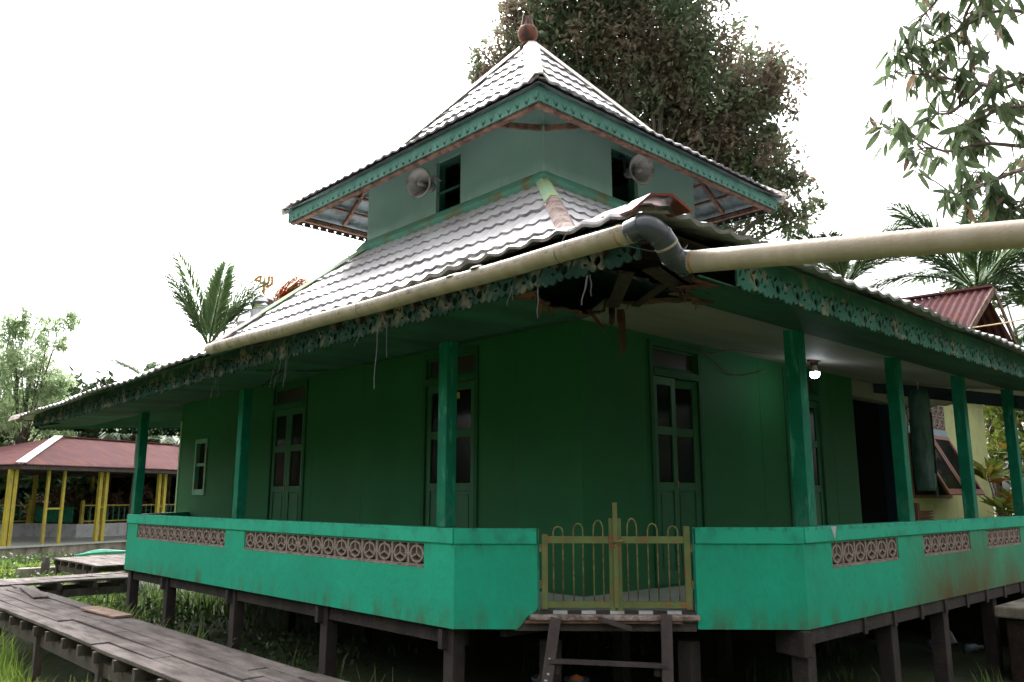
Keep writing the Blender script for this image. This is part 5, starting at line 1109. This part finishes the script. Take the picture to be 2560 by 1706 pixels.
for i, (c, lb, m) in enumerate((((8.11,38.24,1.07,2.28), 'dark round forest tree behind the left roof', 'lf_dark'), ((9.96,39.28,1.14,2.24), 'mid green tree behind the pavilion post pair', 'lf_mid'), ((11.73,38.90,1.54,2.30), 'dark tree behind the pavilion middle', 'lf_dark'), ((14.0,38.5,1.54,2.4), 'dark tree right of the pavilion middle, by the far verandah post', 'lf_dark'), ((11.6,41.0,3.9,2.3), 'dark tree crown above the pavilion ridge', 'lf_dark'), ((14.6,40.2,3.7,2.5), 'dark crown behind the far end of the green eave', 'lf_dark'), ((9.4,42.0,3.0,2.2), 'green crown between the bamboo and the eave tip', 'lf_mid'), ((12.6,37.2,2.3,1.5), 'dark low crown directly over the pavilion ridge end', 'lf_dark'), ((10.3,37.6,2.2,1.4), 'dark low crown over the middle of the pavilion ridge', 'lf_dark'), ((6.8,39.5,2.6,2.0), 'green crown under the bamboo at the left edge', 'lf_mid'), ((17.5, 37, 1.6, 3.0), 'dark tree hidden behind the far wall of the prayer house', 'lf_dark'), ((3.0, 38, 1.8, 3.0), 'dark tree past the left edge of the meadow', 'lf_dark'))):
    x, y, z, r = c; tree('forest_tree', (x, y, GZ), [(x, y, z, r), (x-r*.5, y+.3, z-1.3, r*.9), (x+r*.6, y, z-1.0, r*.8), (x, y-.4, z-2.0, r*.9)], 620, .40, m, lb, group='trees behind the pavilion', trunk_r=.16, seed=20+i, aspect=.45)
tree('dry_bush', (9.8, 34.6, GZ), [(9.4,34.6,-.2,.9), (10.6,33.6,-.5,.8), (11.8, 34.2, -.4, .9)], 700, .3, 'lf_brown', 'dead brown leaves heaped behind the pavilion railing', 'bush', trunk_r=.05, seed=41, aspect=.25, mats=['lf_mid'])
tree('dry_bush', (7.6, 35.2, GZ), [(7.2,35.4,-.5,.8), (8.4,34.9,-.4,.8), (6.4, 35.8, -.5, .8)], 700, .3, 'lf_brown', 'brown and green undergrowth behind the left part of the railing', 'bush', trunk_r=.05, seed=42, aspect=.3, mats=['lf_mid'])
# right side plants
def croton(x, y, h, n, label, seed, ll=.34):
    rs = np.random.default_rng(seed); t = thing('croton_plant', (x, y, GZ), label, 'plant', 'garden plants beside the yellow green house')
    P = []; D = []; mb = MB()
    for i in range(n):
        a = rs.uniform(0, 6.28); r = rs.uniform(.05, .55); hh = h*rs.uniform(.45, 1); c = np.array([math.cos(a)*r, math.sin(a)*r, hh]); mb.tube([(0, 0, 0), tuple(c*.6+np.array([0, 0, .05])), tuple(c)], [.02, .014, .008], 4)
        for k in range(20):
            b = rs.uniform(0, 6.28); P.append(c+np.array([0, 0, rs.uniform(-.12, .03)])); D.append([math.cos(b), math.sin(b), rs.uniform(-.1, 1.1)])
    P = np.array(P); D = np.array(D); V, F = leaves(rs, P, ll, .26, D, 0, .08); mi = (rs.uniform(size=len(P)) < .16).astype(int)
    npmesh('leaves', V, F, ['lf_croton', 'lf_orange'], t, mi); mb.build('stems', 'twig', t, world=False, recalc=False)
croton(15.2, 4.2, 2.75, 12, 'tall croton right of the log drum, in front of the awning window', 61); croton(16.3, 3.9, 2.9, 12, 'croton with orange leaves between the two far posts', 62); croton(17.2, 4.3, 2.4, 11, 'lower croton by the house corner', 63); croton(16.9, 3.2, 3.0, 12, 'croton at the right edge behind the last post', 64); croton(18.6, 3.2, 3.3, 14, 'tallest yellow green plant at the right edge', 65, .4)
tree('forest_tree', (24, 6.5, GZ), [(26.38,7.06,6.0,1.4), (24.5,6.0,3.0,2.4), (23.5, 4.2, 2.5, 2.2), (25, 3.0, 4.5, 2.4)], 330, .26, 'lf_mid', 'green tree mass at the right edge behind the palms', group='trees behind the pavilion', trunk_r=.2, seed=71)
tree('forest_tree', (21, 3.2, GZ), [(21,4.4,.4,1.6), (22.5,3.2,.8,1.8), (20.5, 2.6, 0.2, 1.4), (22, 5.6, 1.4, 1.5), (20.5, 4.4, 1.7, 1.4), (20.0, 3.4, 1.0, 1.3)], 900, .22, 'lf_dark', 'dark bushes behind the croton plants', 'bush', trunk_r=.1, seed=72, mats=['lf_croton'])

# near mango branches reaching in from the right
mg = thing('mango_tree', (8.6, -1.6, GZ), 'mango tree reaching in from the right edge with long drooping leaves', 'tree'); MB0 = Vector((8.6, -1.6, GZ)); rs_ = np.random.default_rng(77)
mb = MB(); trunk = [Vector((8.6, -1.6, GZ)), Vector((8.5, -1.4, .5)), Vector((8.1, -1.0, 2.2)), Vector((7.9, -.8, 4.0))]; mb.tube(smoothpts(trunk), [.24]*4+[.2]*4+[.14]*5, 10)
brs = [[(6.13,1.04,2.80),(5.99,1.33,2.75),(5.97,1.49,2.74),(5.99,1.58,2.82),(5.90,1.79,2.92),(5.87,1.93,2.99),(5.81,2.12,3.07)], [(6.20,1.12,2.27),(6.15,1.42,2.36),(6.05,1.64,2.42),(6.07,1.89,2.45),(5.99,2.07,2.61),(5.82,2.20,2.67)], [(6.2,1.1,3.5),(5.88,1.35,3.58),(5.86,1.58,3.34),(5.97,1.64,3.25),(6.04,1.63,3.01)], [(5.9,1.0,2.1),(5.73,1.33,2.05),(5.69,1.53,2.00),(5.69,1.67,1.98),(5.64,1.73,1.95)], [(6.1,1.0,1.9),(6.01,1.12,1.85),(5.87,1.39,1.86),(5.87,1.55,1.81)], [(6.2,1.1,3.5),(5.88,1.35,3.58),(5.84,1.68,3.53),(5.83,1.87,3.40)], [(5.99,1.58,2.82),(5.98,1.78,2.69),(5.99,1.90,2.72)], [(6.1,.9,3.1),(6.0,1.2,3.2),(5.95,1.45,3.3),(5.9,1.75,3.22),(5.85,1.98,3.2)], [(6.1,.9,2.5),(6.05,1.2,2.55),(6.0,1.45,2.6),(5.95,1.7,2.55)]]
joint = Vector((7.95, -.85, 3.2)); LP = []; LD = []
for b in brs:
    p = [Vector(q) for q in b]; st = joint if len(b) > 3 else None
    if st is not None: mb.tube(smoothpts([st, st.lerp(p[0], .5)+Vector((0, 0, .15)), p[0]]), [.06]*4+[.035]*5, 6)
    sp = smoothpts(p); n = len(sp); mb.tube(sp, [.017*(1-.75*k/n) for k in range(n)], 6)
    for k in range(3, n, 2):
        for _ in range(3):
            e = sp[k]+Vector(np.clip(rs_.normal(size=3), -1.4, 1.4))*.14+Vector((0, 0, .02)); mb.tube([sp[k], (sp[k]+e)/2+Vector((0, 0, .015)), e], [.006, .005, .003], 4)
            for j in range(rs_.integers(4, 8)): LP.append(np.array(e)+rs_.normal(size=3)*.02); a = rs_.uniform(0, 6.28); LD.append([math.cos(a)*.5, math.sin(a)*.5, -1.25+rs_.uniform(-.1, .9)])
    for j in range(9): LP.append(np.array(sp[-1])+rs_.normal(size=3)*.02); a = rs_.uniform(0, 6.28); LD.append([math.cos(a)*.6, math.sin(a)*.6, -.8+rs_.uniform(-.1, .9)])
mb.build('branch', 'twig', mg, smooth=True, recalc=False)
# long folded leaves with two quads each half
V = []; F = []; mi = []
for P_, D_ in zip(LP, LD):
    d = np.array(D_)/np.linalg.norm(D_); r = rs_.normal(size=3); s = np.cross(d, r); s /= np.linalg.norm(s); nn = np.cross(s, d); L_ = rs_.uniform(.09, .19); wd = L_*rs_.uniform(.11, .15); b0 = len(V); curl = rs_.uniform(-.2, .35)
    for k, ww in enumerate((0.05, .8, 1, .72, .04)):
        f = (0, .25, .5, .78, 1)[k]; c = P_+d*L_*f+nn*L_*curl*f*f; fold = nn*wd*ww*.28; V += [c+s*wd*ww+fold, c, c-s*wd*ww+fold]
        if k: j = b0+3*k; F += [[j-3, j-2, j+1, j], [j-2, j-1, j+2, j+1]]; mi += [0, 0]
    if rs_.uniform() < .07: mi[-8:] = [1]*8
npmesh('leaves', np.array(V)-np.array(MB0), np.array(F), ['lf_mango', 'lf_dead'], mg, mi)
# unseen trees added to cut horizon light on the verandah and fill pane reflections
ring_ = [(-.8, 34.5, 4.3, 'leafy tree just left of the photo beyond the bamboo'), (-7, 34, 4.5, 'leafy tree between the meadow corner and the boardwalk end'), (-13, 33, 4.6, 'leafy tree far left beyond the meadow'), (-18, 26, 4.6, 'leafy tree farther left beyond the meadow'), (-15, 19, 4.4, 'leafy tree left of the boardwalks'), (-14, 12, 4.4, 'leafy tree facing the far end of the long eave'), (-14, 5, 4.4, 'leafy tree facing the middle of the long eave'), (-13, -2, 4.4, 'leafy tree facing the corner stilt'), (-10, -9, 4.6, 'leafy tree left behind the photographer'), (-3.5, -13, 4.6, 'leafy tree straight behind the photographer'), (4, -14, 4.4, 'leafy tree right behind the photographer'), (11, -13, 4.6, 'leafy tree facing the right verandah'), (18, -10.5, 4.6, 'leafy tree facing the rust stained parapet'), (25, -7, 4.6, 'leafy tree far right of the prayer house')]
for i, (x, y, r, lb) in enumerate(ring_):
    tree('unseen_tree', (x, y, GZ), [(x, y, 2.6, r), (x-r*.5, y+1, .6, r*.85), (x+r*.5, y-1, .3, r*.85), (x, y, 5.2, r*.75)], 70, .55, 'lf_dark', lb, group='unseen trees ringing the open side to cut low skylight', trunk_r=.22, seed=80+i, limbs=False)
